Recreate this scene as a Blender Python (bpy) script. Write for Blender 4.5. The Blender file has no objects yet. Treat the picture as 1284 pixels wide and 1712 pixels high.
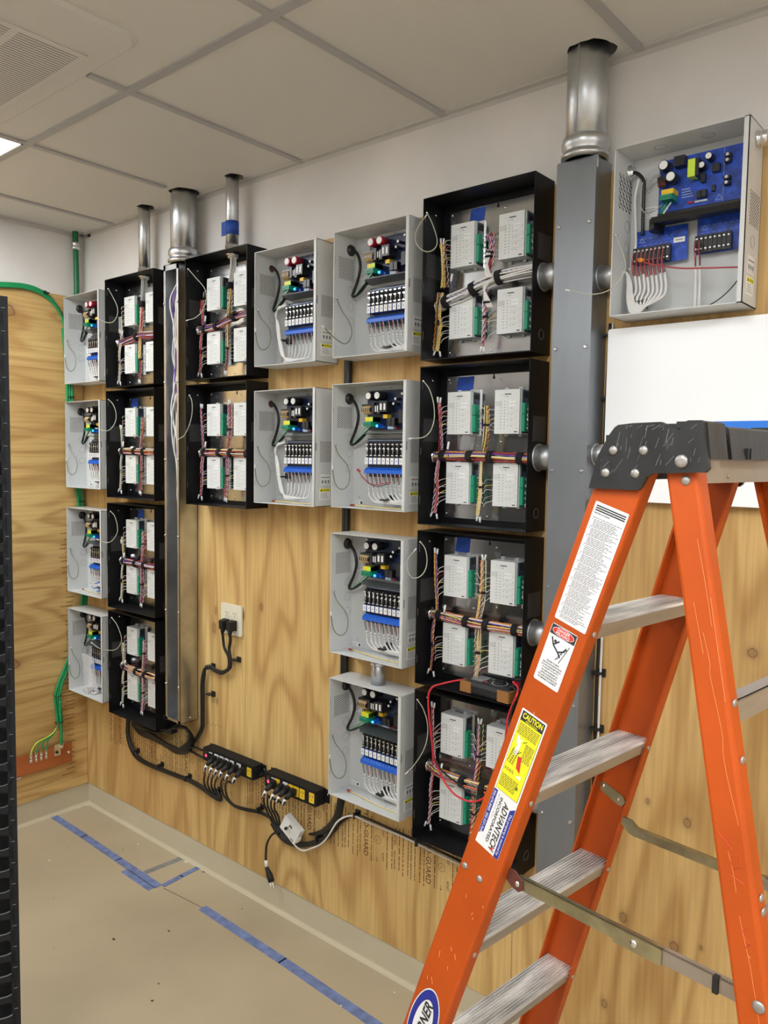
import bpy, math, random
from mathutils import Vector, Matrix
C = bpy.context.scene.collection
PI = math.pi
# ---------------------------------------------------------------- camera
FPX = 1308.84
CAM = Vector((3.53197, -1.94132, 1.73096)); YAW, PITCH, ROLL = 0.703386, -0.07046, 0.015079
_f = Vector((-math.sin(YAW)*math.cos(PITCH), math.cos(YAW)*math.cos(PITCH), math.sin(PITCH)))
_r0 = Vector((math.cos(YAW), math.sin(YAW), 0)); _u0 = _r0.cross(_f)
_r = _r0*math.cos(ROLL)+_u0*math.sin(ROLL); _u = _u0*math.cos(ROLL)-_r0*math.sin(ROLL)
cd = bpy.data.cameras.new('camera'); cam = bpy.data.objects.new('camera', cd); C.objects.link(cam)
cd.sensor_fit = 'VERTICAL'; cd.sensor_height = 36; cd.lens = FPX*36/1712; cd.clip_start = .02
cam.matrix_world = Matrix(((_r.x, _u.x, -_f.x, CAM.x), (_r.y, _u.y, -_f.y, CAM.y), (_r.z, _u.z, -_f.z, CAM.z), (0, 0, 0, 1)))
bpy.context.scene.camera = cam
# ---------------------------------------------------------------- world, exposure
w = bpy.data.worlds.new('world'); bpy.context.scene.world = w; w.use_nodes = True
w.node_tree.nodes['Background'].inputs[0].default_value = (.9, .95, 1, 1); w.node_tree.nodes['Background'].inputs[1].default_value = .3
vs = bpy.context.scene.view_settings
vs.view_transform = 'Standard'; vs.look = 'None'; vs.gamma = 1; vs.use_curve_mapping = False; vs.exposure = 0.0
LIGHT = 17.5; LIGHTCOL = (.955, .985, 1.0)
TROFFERS = [(.29, .89, -1.90, -.69), (2.75, 3.35, -2.7, -1.48), (1.2, 1.8, -3.9, -2.7), (4.3, 4.9, -1.9, -.7), (4.3, 4.9, -4.1, -2.9)]

def ray(px, py): return _f + _r*((px-642)/FPX) - _u*((py-856)/FPX)
def aty(px, py, Y):
    d = ray(px, py); return CAM + d*((Y-CAM.y)/d.y)
def atx(px, py, X):
    d = ray(px, py); return CAM + d*((X-CAM.x)/d.x)
def atz(px, py, Z):
    d = ray(px, py); return CAM + d*((Z-CAM.z)/d.z)
# ---------------------------------------------------------------- materials
M = {}
def mat(name, col, rough=.5, metal=0., var=0., vscale=8., bump=0., bscale=60., emit=0., alpha=1., coat=0., spec=.5, stretch=None, col2=None):
    m = bpy.data.materials.new(name); m.use_nodes = True; nt = m.node_tree; b = nt.nodes['Principled BSDF']
    b.inputs['Base Color'].default_value = (*col, 1); b.inputs['Roughness'].default_value = rough
    b.inputs['Metallic'].default_value = metal; b.inputs['Specular IOR Level'].default_value = spec
    b.inputs['Coat Weight'].default_value = coat
    if emit: b.inputs['Emission Color'].default_value = (*col, 1); b.inputs['Emission Strength'].default_value = emit
    if alpha < 1: b.inputs['Alpha'].default_value = alpha
    if var or bump:
        tc = nt.nodes.new('ShaderNodeTexCoord'); mp = nt.nodes.new('ShaderNodeMapping')
        nt.links.new(tc.outputs['Object'], mp.inputs[0])
        if stretch: mp.inputs['Scale'].default_value = stretch
    if var:
        n = nt.nodes.new('ShaderNodeTexNoise'); n.inputs['Scale'].default_value = vscale; n.inputs['Detail'].default_value = 5
        nt.links.new(mp.outputs[0], n.inputs['Vector'])
        r = nt.nodes.new('ShaderNodeValToRGB'); r.color_ramp.elements[0].position = .35; r.color_ramp.elements[1].position = .65
        c2 = col2 or tuple(c*(1-var) for c in col)
        r.color_ramp.elements[0].color = (*c2, 1); r.color_ramp.elements[1].color = (*tuple(min(1, c*(1+var*.5)) for c in col), 1)
        nt.links.new(n.outputs['Fac'], r.inputs[0]); nt.links.new(r.outputs[0], b.inputs['Base Color'])
    if bump:
        n2 = nt.nodes.new('ShaderNodeTexNoise'); n2.inputs['Scale'].default_value = bscale; n2.inputs['Detail'].default_value = 4
        nt.links.new(mp.outputs[0], n2.inputs['Vector'])
        bp = nt.nodes.new('ShaderNodeBump'); bp.inputs['Strength'].default_value = bump; bp.inputs['Distance'].default_value = .002
        nt.links.new(n2.outputs['Fac'], bp.inputs['Height']); nt.links.new(bp.outputs[0], b.inputs['Normal'])
    M[name] = m; return m
mat('drywall', (.72, .69, .66), .8, var=.10, vscale=2.2, bump=.15, bscale=40)
mat('ceiling_tile', (.66, .64, .60), .9, bump=.3, bscale=220)
mat('wall_angle', (.56, .54, .51), .6)
mat('tbar', (.42, .415, .41), .5)
mat('floor', (.425, .352, .238), .55, var=.12, vscale=1.7, bump=.1, bscale=30)
mat('baseboard', (.56, .50, .36), .45, var=.05, vscale=4)
mat('dark', (.012, .012, .012), .8)
mat('hole', (.02, .02, .02), .9)
mat('grey_paint', (.62, .635, .63), .38, var=.03, vscale=6)
mat('grey_line', (.30, .31, .32), .5)
mat('black_paint', (.007, .007, .008), .42, spec=.22, var=.2, vscale=14, bump=.06, bscale=200)
mat('galvanized', (.58, .60, .62), .34, 1., var=.12, vscale=18)
mat('duct_steel', (.27, .29, .315), .36, .7, var=.14, vscale=5, stretch=(1, 1, .5))
mat('nipple_steel', (.42, .43, .44), .42, .85, var=.15, vscale=20)
mat('plate_steel', (.55, .56, .57), .20, 1., var=.18, vscale=9)
mat('zinc', (.75, .76, .78), .25, 1.)
mat('brass_zinc', (.42, .38, .24), .35, .9, var=.3, vscale=15)
mat('module_plastic', (.66, .68, .67), .42)
mat('module_side', (.48, .56, .52), .45)
mat('label_white', (.82, .82, .82), .5)
mat('print', (.03, .03, .03), .6)
mat('print_grey', (.22, .22, .23), .6)
mat('green_terminal', (.008, .26, .15), .4)
mat('pcb_blue', (.008, .035, .22), .35, var=.4, vscale=40)
mat('pcb_navy', (.006, .016, .06), .35, var=.5, vscale=60)
mat('pcb_bright', (.01, .07, .50), .35, var=.5, vscale=60)
mat('trace_white', (.45, .55, .75), .5)
mat('fuse_black', (.012, .012, .014), .35)
mat('relay_blue', (.01, .07, .38), .35)
mat('strip_blue', (.012, .12, .62), .35)
mat('cap_black', (.015, .015, .018), .3)
mat('cap_red', (.45, .02, .05), .35)
mat('coil_tan', (.60, .42, .20), .45)
mat('yellow', (.75, .62, .02), .45)
mat('yellow_green', (.55, .75, .05), .45)
mat('outlet_yellow', (.80, .52, .02), .45)
mat('green_wire', (.01, .28, .09), .4)
mat('green_dark', (.005, .14, .05), .4)
mat('led_green', (.05, .9, .7), .4, emit=2.5)
mat('led_red', (1, .05, .12), .4, emit=2.0)
mat('tray_plastic', (.055, .065, .065), .3)
mat('insulator', (.014, .014, .015), .45)
mat('cord_black', (.008, .008, .008), .38)
mat('rubber', (.006, .006, .006), .6)
mat('velcro', (.004, .004, .005), .9)
mat('white_wire', (.72, .71, .69), .4)
mat('purple_wire', (.16, .07, .38), .4)
mat('red_wire', (.42, .05, .06), .4)
mat('orange_wire', (.80, .28, .03), .4)
mat('yellow_wire', (.80, .62, .16), .4)
mat('brown_wire', (.12, .04, .03), .4)
mat('black_wire', (.02, .02, .022), .4)
mat('blue_wire', (.03, .06, .40), .4)
mat('grey_wire', (.38, .38, .38), .4)
mat('ground_wire', (.42, .44, .34), .4)
mat('ground_dark', (.16, .19, .12), .4)
mat('blue_tape', (.015, .07, .40), .65, var=.25, vscale=60)
mat('floor_tape', (.16, .215, .42), .7, var=.3, vscale=30)
mat('grey_tape', (.22, .23, .22), .6, var=.2, vscale=30)
mat('ladder_orange', (.50, .080, .008), .45, spec=.3, var=.10, vscale=7, bump=.08, bscale=90)
mat('scratch', (.95, .42, .16), .6)
mat('cap_plastic', (.02, .021, .022), .42, var=.45, vscale=25, bump=.25, bscale=120, stretch=(1, 1, .3))
mat('aluminium', (.44, .42, .395), .40, .65, var=.12, vscale=10, stretch=(3, .4, 3))  # base darkened so the shade on the step risers sits in the colour
mat('tread_alu', (.80, .78, .75), .42, .35, var=.35, vscale=9, stretch=(5, .8, 5))
mat('aluminium_tan', (.36, .30, .24), .45, .5, var=.1, vscale=10)
mat('copper', (.52, .17, .06), .40, .6, var=.25, vscale=6)
mat('white_board', (.93, .95, .97), .25)
mat('board_blue', (.02, .20, .78), .35)
mat('ivory', (.74, .70, .56), .4)
mat('off_white', (.72, .72, .70), .45)
mat('label_blue', (.02, .03, .28), .5)
mat('label_yellow', (.86, .80, .02), .5)
mat('label_red', (.62, .04, .03), .5)
mat('meter_brown', (.30, .13, .035), .55)
mat('meter_black', (.012, .013, .016), .45)
mat('lead_red', (.62, .02, .035), .4)
mat('rack_black', (.010, .011, .013), .6, spec=.2)
mat('rack_edge', (.16, .16, .17), .4)
mat('bag', (.80, .80, .82), .2, alpha=.30)
mat('stamp', (.10, .035, .012), .8)
mat('green_mark', (.08, .20, .08), .8)
mat('light_panel', (1, .98, .94), .5, emit=1)
mp_ = M['light_panel'].node_tree.nodes['Principled BSDF']; mp_.inputs['Emission Color'].default_value = (*LIGHTCOL, 1); mp_.inputs['Emission Strength'].default_value = LIGHT
mp_.inputs['Base Color'].default_value = (.5, .5, .5, 1)

def wood(name, vertical=True, knots=()):
    m = bpy.data.materials.new(name); m.use_nodes = True; nt = m.node_tree; N = nt.nodes.new; L = nt.links.new
    b = nt.nodes['Principled BSDF']; b.inputs['Roughness'].default_value = .6
    tc = N('ShaderNodeTexCoord')
    def noise(scale, st, detail=3, off=0., dist=0.):
        mp = N('ShaderNodeMapping'); mp.inputs['Scale'].default_value = st; mp.inputs['Location'].default_value = (off, off*.7, off*1.3)
        L(tc.outputs['Object'], mp.inputs[0]); n = N('ShaderNodeTexNoise'); n.inputs['Scale'].default_value = scale
        n.inputs['Detail'].default_value = detail; n.inputs['Distortion'].default_value = dist; L(mp.outputs[0], n.inputs['Vector']); return n.outputs['Fac']
    def math_(op, a, b_=None, c=None):
        q = N('ShaderNodeMath'); q.operation = op
        for i, v in enumerate((a, b_, c)):
            if v is None: continue
            if isinstance(v, (int, float)): q.inputs[i].default_value = v
            else: L(v, q.inputs[i])
        return q.outputs[0]
    st = (2.6, 2.6, .42) if vertical else (1, .55, 3.4)
    fine = (30, 30, 1.2) if vertical else (1, 1.2, 30)
    con = noise(1.35, st, 2, 3.1, .5)
    rings = math_('SINE', math_('MULTIPLY', con, 46.))
    band = math_('MULTIPLY_ADD', rings, .5, .5)
    band = math_('POWER', band, 2.2)
    g = noise(3.0, fine, 3, 1.)
    big = noise(1.1, (1.6, 1.6, .5) if vertical else (1, .6, 1.8), 3, 8.)
    r1 = N('ShaderNodeValToRGB'); e = r1.color_ramp.elements
    e[0].position = .30; e[0].color = (.54, .325, .115, 1); e[1].position = .72; e[1].color = (.75, .535, .215, 1)
    L(big, r1.inputs[0])
    mx = N('ShaderNodeMix'); mx.data_type = 'RGBA'; mx.blend_type = 'MIX'
    L(math_('MULTIPLY', band, .62), mx.inputs['Factor']); L(r1.outputs[0], mx.inputs['A']); mx.inputs['B'].default_value = (.41, .215, .06, 1)
    mx2 = N('ShaderNodeMix'); mx2.data_type = 'RGBA'; mx2.blend_type = 'MULTIPLY'; mx2.inputs['Factor'].default_value = .45
    r2 = N('ShaderNodeValToRGB'); r2.color_ramp.elements[0].position = .35; r2.color_ramp.elements[0].color = (.66, .6, .52, 1)
    r2.color_ramp.elements[1].position = .6; r2.color_ramp.elements[1].color = (1, 1, 1, 1); L(g, r2.inputs[0])
    L(mx.outputs['Result'], mx2.inputs['A']); L(r2.outputs[0], mx2.inputs['B'])
    # knots
    mpv = N('ShaderNodeMapping'); mpv.inputs['Scale'].default_value = (2.6, 2.6, 1.7) if vertical else (1, 1.6, 2.4); L(tc.outputs['Object'], mpv.inputs[0])
    mpv.inputs['Location'].default_value = (.37, .2, .55)
    v = N('ShaderNodeTexVoronoi'); v.inputs['Scale'].default_value = 1.; L(mpv.outputs[0], v.inputs['Vector'])
    r3 = N('ShaderNodeValToRGB'); c3 = r3.color_ramp.elements; c3[0].position = .02; c3[0].color = (1, 1, 1, 1); c3[1].position = .055; c3[1].color = (0, 0, 0, 1)
    L(v.outputs['Distance'], r3.inputs[0])
    mx3 = N('ShaderNodeMix'); mx3.data_type = 'RGBA'
    L(r3.outputs[0], mx3.inputs['Factor']); L(mx2.outputs['Result'], mx3.inputs['A']); mx3.inputs['B'].default_value = (.16, .07, .025, 1)
    cur = mx3.outputs['Result']
    for (kx, ky, kz, r, el) in knots:
        mpk = N('ShaderNodeMapping'); mpk.vector_type = 'POINT'; s3 = (1/r, 1/r, 1/(r*el)) if vertical else (1/r, 1/(r*el), 1/r)
        mpk.inputs['Scale'].default_value = s3; mpk.inputs['Location'].default_value = tuple(-a*s_ for a, s_ in zip((kx, ky, kz), s3)); L(tc.outputs['Object'], mpk.inputs[0])
        nz = N('ShaderNodeTexNoise'); nz.inputs['Scale'].default_value = 1.3; L(mpk.outputs[0], nz.inputs['Vector'])
        vl = N('ShaderNodeVectorMath'); vl.operation = 'LENGTH'; L(mpk.outputs[0], vl.inputs[0])
        d = math_('ADD', vl.outputs['Value'], math_('MULTIPLY_ADD', nz.outputs['Fac'], .5, -.25))
        rk = N('ShaderNodeValToRGB'); ek = rk.color_ramp.elements; ek[0].position = 0; ek[0].color = (.55, .55, .55, 1); ek[1].position = 1; ek[1].color = (0, 0, 0, 1)
        for pos, vv in ((.24, .5), (.30, .95), (.36, .35), (.6, .12)): q = ek.new(pos); q.color = (vv, vv, vv, 1)
        L(math_('MULTIPLY', d, .33), rk.inputs[0])
        mk = N('ShaderNodeMix'); mk.data_type = 'RGBA'; L(rk.outputs[0], mk.inputs['Factor']); L(cur, mk.inputs['A']); mk.inputs['B'].default_value = (.17, .075, .03, 1); cur = mk.outputs['Result']
    L(cur, b.inputs['Base Color'])
    M[name] = m
def kn(px, py, r, el=1.4): q = aty(px, py, -.0105); return (q.x, q.y, q.z, r, el)
def knl(px, py, r, el=1.4): q = atx(px, py, .012); return (q.x, q.y, q.z, r, el)
wood('ply_vertical', True, [kn(1042, 1534, .010, 1.3), kn(1127, 1583, .011, 1.1), kn(1149, 1376, .009, 1.3), kn(1083, 1340, .005), kn(1010, 1678, .008), kn(1258, 1092, .011, 1.0), kn(358, 1050, .012, 1.6), kn(361, 1021, .006, 2.5), kn(437, 1015, .008, 1.5), kn(1172, 1585, .004), kn(363, 1172, .005, 2.)])
wood('ply_horizontal', False, [knl(12, 519, .026, 1.3), knl(20, 1112, .022, 1.6), knl(8, 800, .010)])
# ---------------------------------------------------------------- mesh builder
def crv(pts, n=6):
    P = [Vector(p) for p in pts]
    if len(P) < 3: return P
    Q = [P[0]*2-P[1]]+P+[P[-1]*2-P[-2]]; out = []
    for i in range(1, len(Q)-2):
        for k in range(n):
            t = k/n; a, b, c, d = Q[i-1], Q[i], Q[i+1], Q[i+2]
            out.append(.5*((2*b)+(c-a)*t+(2*a-5*b+4*c-d)*t*t+(3*b-a-3*c+d)*t**3))
    out.append(P[-1]); return out
def frame(pts):
    """tangent and two normals along a path"""
    out = []; n = None
    for i, p in enumerate(pts):
        t = (pts[min(i+1, len(pts)-1)]-pts[max(i-1, 0)])
        t = t.normalized() if t.length > 1e-9 else Vector((0, 0, 1))
        if n is None:
            n = t.cross(Vector((0, 1, 0)));
            if n.length < .1: n = t.cross(Vector((1, 0, 0)))
        n = (n-t*n.dot(t)); n = n.normalized() if n.length > 1e-6 else t.orthogonal().normalized()
        out.append((t, n, t.cross(n)))
    return out
class MB:
    def __init__(s): s.v = []; s.f = []; s.m = []; s.sm = []; s.mats = []
    def mi(s, m):
        if m not in s.mats: s.mats.append(m)
        return s.mats.index(m)
    def face(s, idx, m, smooth=False): s.f.append(tuple(idx)); s.m.append(s.mi(m)); s.sm.append(smooth)
    def poly(s, pts, m):
        o = len(s.v); s.v += [tuple(p) for p in pts]; s.face(range(o, o+len(pts)), m)
    def box(s, x0, x1, y0, y1, z0, z1, m):
        x0, x1 = sorted((x0, x1)); y0, y1 = sorted((y0, y1)); z0, z1 = sorted((z0, z1)); o = len(s.v)
        s.v += [(x, y, z) for z in (z0, z1) for y in (y0, y1) for x in (x0, x1)]
        for q in ((0, 2, 3, 1), (4, 5, 7, 6), (0, 1, 5, 4), (2, 6, 7, 3), (0, 4, 6, 2), (1, 3, 7, 5)): s.face([o+i for i in q], m)
        return s
    def rbox(s, x0, x1, y0, y1, z0, z1, m, r=.003, ax='y'):
        """box with rounded outline seen along axis ax"""
        def rr(a0, a1, b0, b1):
            P = []
            for (cx, cy, st) in ((a1-r, b1-r, 0), (a0+r, b1-r, 90), (a0+r, b0+r, 180), (a1-r, b0+r, 270)):
                for k in range(4): an = math.radians(st+k*30); P.append((cx+r*math.cos(an), cy+r*math.sin(an)))
            return P
        if ax == 'y': s.prism([(a, b) for a, b in rr(x0, x1, z0, z1)], 'y', y0, y1, m)
        elif ax == 'x': s.prism(rr(y0, y1, z0, z1), 'x', x0, x1, m)
        else: s.prism(rr(x0, x1, y0, y1), 'z', z0, z1, m)
        return s
    def prism(s, P, ax, a, b, m, m2=None):
        def mk(p, t): return {'x': (t, p[0], p[1]), 'y': (p[0], t, p[1]), 'z': (p[0], p[1], t)}[ax]
        o = len(s.v); n = len(P); s.v += [mk(p, a) for p in P]+[mk(p, b) for p in P]
        s.face([o+i for i in range(n)][::-1], m); s.face([o+n+i for i in range(n)], m)
        for i in range(n): j = (i+1) % n; s.face((o+i, o+j, o+n+j, o+n+i), m2 or m)
        return s
    def loft(s, A, B, m):
        o = len(s.v); n = len(A); s.v += [tuple(p) for p in A]+[tuple(p) for p in B]
        s.face([o+i for i in range(n)][::-1], m); s.face([o+n+i for i in range(n)], m)
        for i in range(n): j = (i+1) % n; s.face((o+i, o+j, o+n+j, o+n+i), m)
        return s
    def tube(s, pts, r, m, n=6, caps=True):
        pts = [Vector(p) for p in pts]; fr = frame(pts); o = len(s.v)
        for i, (p, (t, a, b)) in enumerate(zip(pts, fr)):
            rr = r[i] if isinstance(r, (list, tuple)) else r
            for k in range(n):
                an = 2*PI*k/n; q = p+(a*math.cos(an)+b*math.sin(an))*rr; s.v.append(tuple(q))
        for i in range(len(pts)-1):
            for k in range(n):
                k2 = (k+1) % n; s.face((o+i*n+k, o+i*n+k2, o+(i+1)*n+k2, o+(i+1)*n+k), m, n > 5)
        if caps:
            s.face([o+k for k in range(n)][::-1], m); e = o+(len(pts)-1)*n; s.face([e+k for k in range(n)], m)
        return s
    def cyl(s, p0, p1, r, m, n=16): return s.tube([Vector(p0), Vector(p1)], r, m, n)
    def lathe(s, c, prof, ax, m, n=24):
        """prof: (radius, distance along ax)"""
        ax = Vector(ax).normalized(); a = ax.orthogonal().normalized(); b = ax.cross(a); c = Vector(c); o = len(s.v)
        for r, h in prof:
            for k in range(n):
                an = 2*PI*k/n; s.v.append(tuple(c+ax*h+(a*math.cos(an)+b*math.sin(an))*max(r, 1e-5)))
        for i in range(len(prof)-1):
            for k in range(n):
                k2 = (k+1) % n; s.face((o+i*n+k, o+i*n+k2, o+(i+1)*n+k2, o+(i+1)*n+k), m, True)
        s.face([o+k for k in range(n)][::-1], m); e = o+(len(prof)-1)*n; s.face([e+k for k in range(n)], m)
        return s
    def ring(s, c, ax, R, r, m, n=20):
        ax = Vector(ax).normalized(); a = ax.orthogonal().normalized(); b = ax.cross(a); c = Vector(c)
        pts = [c+(a*math.cos(2*PI*k/n)+b*math.sin(2*PI*k/n))*R for k in range(n+1)]
        return s.tube(pts, r, m, 4, False)
    def dome(s, c, ax, r, h, m, n=10):
        return s.lathe(c, [(r, 0), (r*.92, h*.5), (r*.6, h*.88), (r*.15, h)], ax, m, n)
    def twist(s, path, r, cols, pitch=.022, wr=.0011, step=.0045):
        P = resample(path, step); fr = frame(P); L = 0; k = len(cols); tracks = [[] for _ in cols]
        for i, (p, (t, a, b)) in enumerate(zip(P, fr)):
            if i: L += (P[i]-P[i-1]).length
            for j in range(k):
                an = 2*PI*(L/pitch+j/k); tracks[j].append(p+(a*math.cos(an)+b*math.sin(an))*r)
        for tr, c in zip(tracks, cols): s.tube(tr, wr, c, 4, False)
        return s
    def mesh(s, name):
        me = bpy.data.meshes.new(name); me.from_pydata(s.v, [], s.f)
        for m in s.mats: me.materials.append(M[m])
        me.polygons.foreach_set('material_index', s.m); me.polygons.foreach_set('use_smooth', s.sm); me.update(); return me
    def build(s, name, parent=None, label=None, **kw): return link(s.mesh(name), name, parent, label, **kw)
def split_build(b, name, parent):
    """every separate piece of a builder becomes a part of its own"""
    par = list(range(len(b.v)))
    def find(i):
        while par[i] != i: par[i] = par[par[i]]; i = par[i]
        return i
    for f in b.f:
        r = find(f[0])
        for i in f[1:]: par[find(i)] = r
    groups = {}
    for k, f in enumerate(b.f): groups.setdefault(find(f[0]), []).append(k)
    for ks in groups.values():
        n = MB(); n.mats = list(b.mats); idx = {}
        for k in ks:
            for i in b.f[k]:
                if i not in idx: idx[i] = len(n.v); n.v.append(b.v[i])
            n.f.append(tuple(idx[i] for i in b.f[k])); n.m.append(b.m[k]); n.sm.append(b.sm[k])
        n.build(name, parent)
def resample(path, step):
    P = [Vector(p) for p in path]; out = [P[0]]; acc = 0
    for a, b in zip(P, P[1:]):
        L = (b-a).length; d = step-acc
        while d <= L and L > 0: out.append(a+(b-a)*(d/L)); d += step
        acc = L-(d-step)
    out.append(P[-1]); return out
def link(me, name, parent=None, label=None, kind=None, loc=None):
    o = bpy.data.objects.new(name, me); C.objects.link(o)
    if parent is not None: o.parent = parent
    if label: o['label'] = label
    if kind: o['kind'] = kind
    if loc: o.location = loc
    return o
def tag(o, label, cat, group=None):
    o['label'] = label; o['category'] = cat
    if group: o['group'] = group
    return o
def thing(name, label, cat, loc=(0, 0, 0), rz=0, group=None):
    o = bpy.data.objects.new(name, None); C.objects.link(o); o.location = loc; o.rotation_euler = (0, 0, rz); o.empty_display_size = .05
    return tag(o, label, cat, group)
def struct(o): o['kind'] = 'structure'; return o
_text_cache = {}
def text_geo(txt, bold=0.):
    key = (txt, bold)
    if key not in _text_cache:
        cu = bpy.data.curves.new('t', 'FONT'); cu.body = txt; cu.size = 1; cu.resolution_u = 2; cu.offset = bold
        ob = bpy.data.objects.new('t', cu); C.objects.link(ob); dg = bpy.context.evaluated_depsgraph_get()
        me = bpy.data.meshes.new_from_object(ob.evaluated_get(dg))
        V = [v.co.copy() for v in me.vertices]; F = [tuple(p.vertices) for p in me.polygons]
        bpy.data.objects.remove(ob); bpy.data.curves.remove(cu); bpy.data.meshes.remove(me)
        x0 = min(v.x for v in V); x1 = max(v.x for v in V); y0 = min(v.y for v in V); y1 = max(v.y for v in V)
        _text_cache[key] = ([((v.x-x0)/(x1-x0), (v.y-y0)/(y1-y0)) for v in V], F)
    return _text_cache[key]
def put_text(mb, txt, O, X, Y, wd, ht, m, bold=0., shear=0.):
    """writes txt in the rectangle with lower left O, unit axes X,Y and size wd x ht"""
    V, F = text_geo(txt, bold); o = len(mb.v); O = Vector(O); X = Vector(X); Y = Vector(Y)
    for a, b in V: mb.v.append(tuple(O+X*(a*wd+shear*b*ht)+Y*(b*ht)))
    for f in F: mb.face([o+i for i in f], m)

# ---------------------------------------------------------------- the room
RX, RY, H = 5.5, -4.6, 2.745
struct(MB().box(-.1, RX+.1, RY-.1, .1, -.08, 0, 'floor').build('floor'))
struct(MB().box(-.1, RX+.1, 0, .1, 0, H+.3, 'drywall').build('wall_back'))
struct(MB().box(-.1, 0, RY, 0, 0, H+.3, 'drywall').build('wall_left'))
struct(MB().box(-.1, RX+.1, RY-.1, RY, 0, H+.3, 'drywall').build('wall_front'))
struct(MB().box(RX, RX+.1, RY, 0, 0, H+.3, 'drywall').build('wall_right'))
# corner bead compound strip and joint compound bands on the drywall
b = MB(); b.box(.045, .075, -.0015, 0, 2.45, H, 'off_white'); struct(b.build('trim_1'))
# ceiling: lay-in tiles with real cut-outs round the ducts
cuts = [(.612, -.055, .034, 0), (.893, -.064, .058, 0), (1.186, -.055, .034, 0), (2.599, -.066, .060, 0)]
xs = [0, .289, .89, 1.495, 2.10, 2.70, 3.305, 3.91, 4.515, 5.12, RX]
ys = [0, -.68, -1.90, -3.12, -4.34, RY]
b = MB()
def in_troffer(x, y): return any(t[0]-.02 < x < t[1]+.02 and t[2]-.02 < y < t[3]+.02 for t in TROFFERS)
tb = MB()
for i in range(len(xs)-1):
    for j in range(len(ys)-1):
        x0, x1, y1, y0 = xs[i], xs[i+1], ys[j], ys[j+1]
        cx, cy = (x0+x1)/2, (y0+y1)/2
        if j == 0: x0, x1 = 0, RX
        if j == 0 and i: continue
        hit = [c for c in cuts if j == 0]
        if not hit: b.box(x0, x1, y0, y1, H+.004, H+.02, 'ceiling_tile'); continue
        # tile split into strips around round openings
        hx = sorted(hit); prev = x0
        for (cx_, cy_, R_, _) in hx:
            q = R_*1.12
            b.box(prev, cx_-q, y0, y1, H+.004, H+.02, 'ceiling_tile')
            b.box(cx_-q, cx_+q, y0, cy_-q, H+.004, H+.02, 'ceiling_tile')
            b.box(cx_-q, cx_+q, min(cy_+q, -.004), 0, H+.004, H+.02, 'ceiling_tile')
            # ring of tile between the square and the ragged hole
            n = 24
            for k in range(n):
                a0, a1 = 2*PI*k/n, 2*PI*(k+1)/n
                def sq(a):
                    c, s_ = math.cos(a), math.sin(a); t = q/max(abs(c), abs(s_)); return (cx_+c*t, min(cy_+s_*t, 0))
                def ci(a):
                    rr = R_*(1+.05*math.sin(5*a)+.03*math.sin(11*a)); return (cx_+math.cos(a)*rr, min(cy_+math.sin(a)*rr, -.002))
                p, q1, r_, s1 = sq(a0), sq(a1), ci(a1), ci(a0)
                b.poly([(*p, H+.004), (*s1, H+.004), (*r_, H+.004), (*q1, H+.004)], 'ceiling_tile')
            prev = cx_+q
        b.box(prev, x1, y0, y1, H+.004, H+.02, 'ceiling_tile')
b.box(-.1, RX+.1, RY, .0, H+.28, H+.3, 'dark')
struct(b.build('ceiling'))
g = MB()
for x in xs[1:-1]:
    if x == 1.495: g.box(x-.012, x+.012, -.80, 0, H-.002, H+.006, 'tbar'); g.box(x-.012, x+.012, RY, -1.64, H-.002, H+.006, 'tbar')
    elif x == .89: g.box(x-.012, x+.012, RY, -.15, H-.002, H+.006, 'tbar')
    else: g.box(x-.012, x+.012, RY, 0, H-.002, H+.006, 'tbar')
for y in ys[1:-1]: g.box(0, RX, y-.012, y+.012, H-.0025, H+.006, 'tbar')
struct(g.build('trim_2'))
g = MB(); g.box(0, RX, -.019, 0, H-.0015, H+.004, 'wall_angle'); g.box(0, .019, RY, 0, H-.0015, H+.004, 'wall_angle'); g.box(0, RX, -.0015, 0, H-.014, H, 'wall_angle'); g.box(0, .0015, RY, 0, H-.014, H, 'wall_angle')
struct(g.build('trim_3'))
# baseboards (cove base with a lip at the top and a toe at the floor)
def base(name, horizontal, L):
    P = [(0, 0), (-.016, 0), (-.014, .004), (-.008, .014), (-.007, .020), (-.007, .106), (-.005, .110), (0, .110)]
    b = MB()
    if horizontal: b.prism([(p[0], p[1]) for p in P], 'x', 0.0, L, 'baseboard')
    else: b.prism([(-p[0], p[1]) for p in P], 'y', L, 0, 'baseboard')
    struct(b.build(name))
base('baseboard_back', True, RX); base('baseboard_left', False, RY)
# ceiling lights
lit = []
for i, (x0, x1, y0, y1) in enumerate(TROFFERS):
    lab = ['bright rectangular ceiling light panel at the far left edge of the ceiling', 'ceiling light panel nearest above the ladder, out of view', 'ceiling light panel over the middle of the room behind the camera',
           'ceiling light panel to the right of the ladder, out of view', 'ceiling light panel in the corner behind the camera'][i]
    t = thing('ceiling_light', lab, 'light', ((x0+x1)/2, (y0+y1)/2, H), group='recessed ceiling lights')
    a, c = (x1-x0)/2-.003, (y1-y0)/2-.003
    f = MB(); q = .006
    f.box(-a, a, -c, -c+q, -.004, .001, 'off_white').box(-a, a, c-q, c, -.004, .001, 'off_white').box(-a, -a+q, -c, c, -.004, .001, 'off_white').box(a-q, a, -c, c, -.004, .001, 'off_white')
    f.build('frame', t)
    MB().box(-a+q, a-q, -c+q, c-q, -.002, .0015, 'light_panel').build('diffuser', t)
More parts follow.
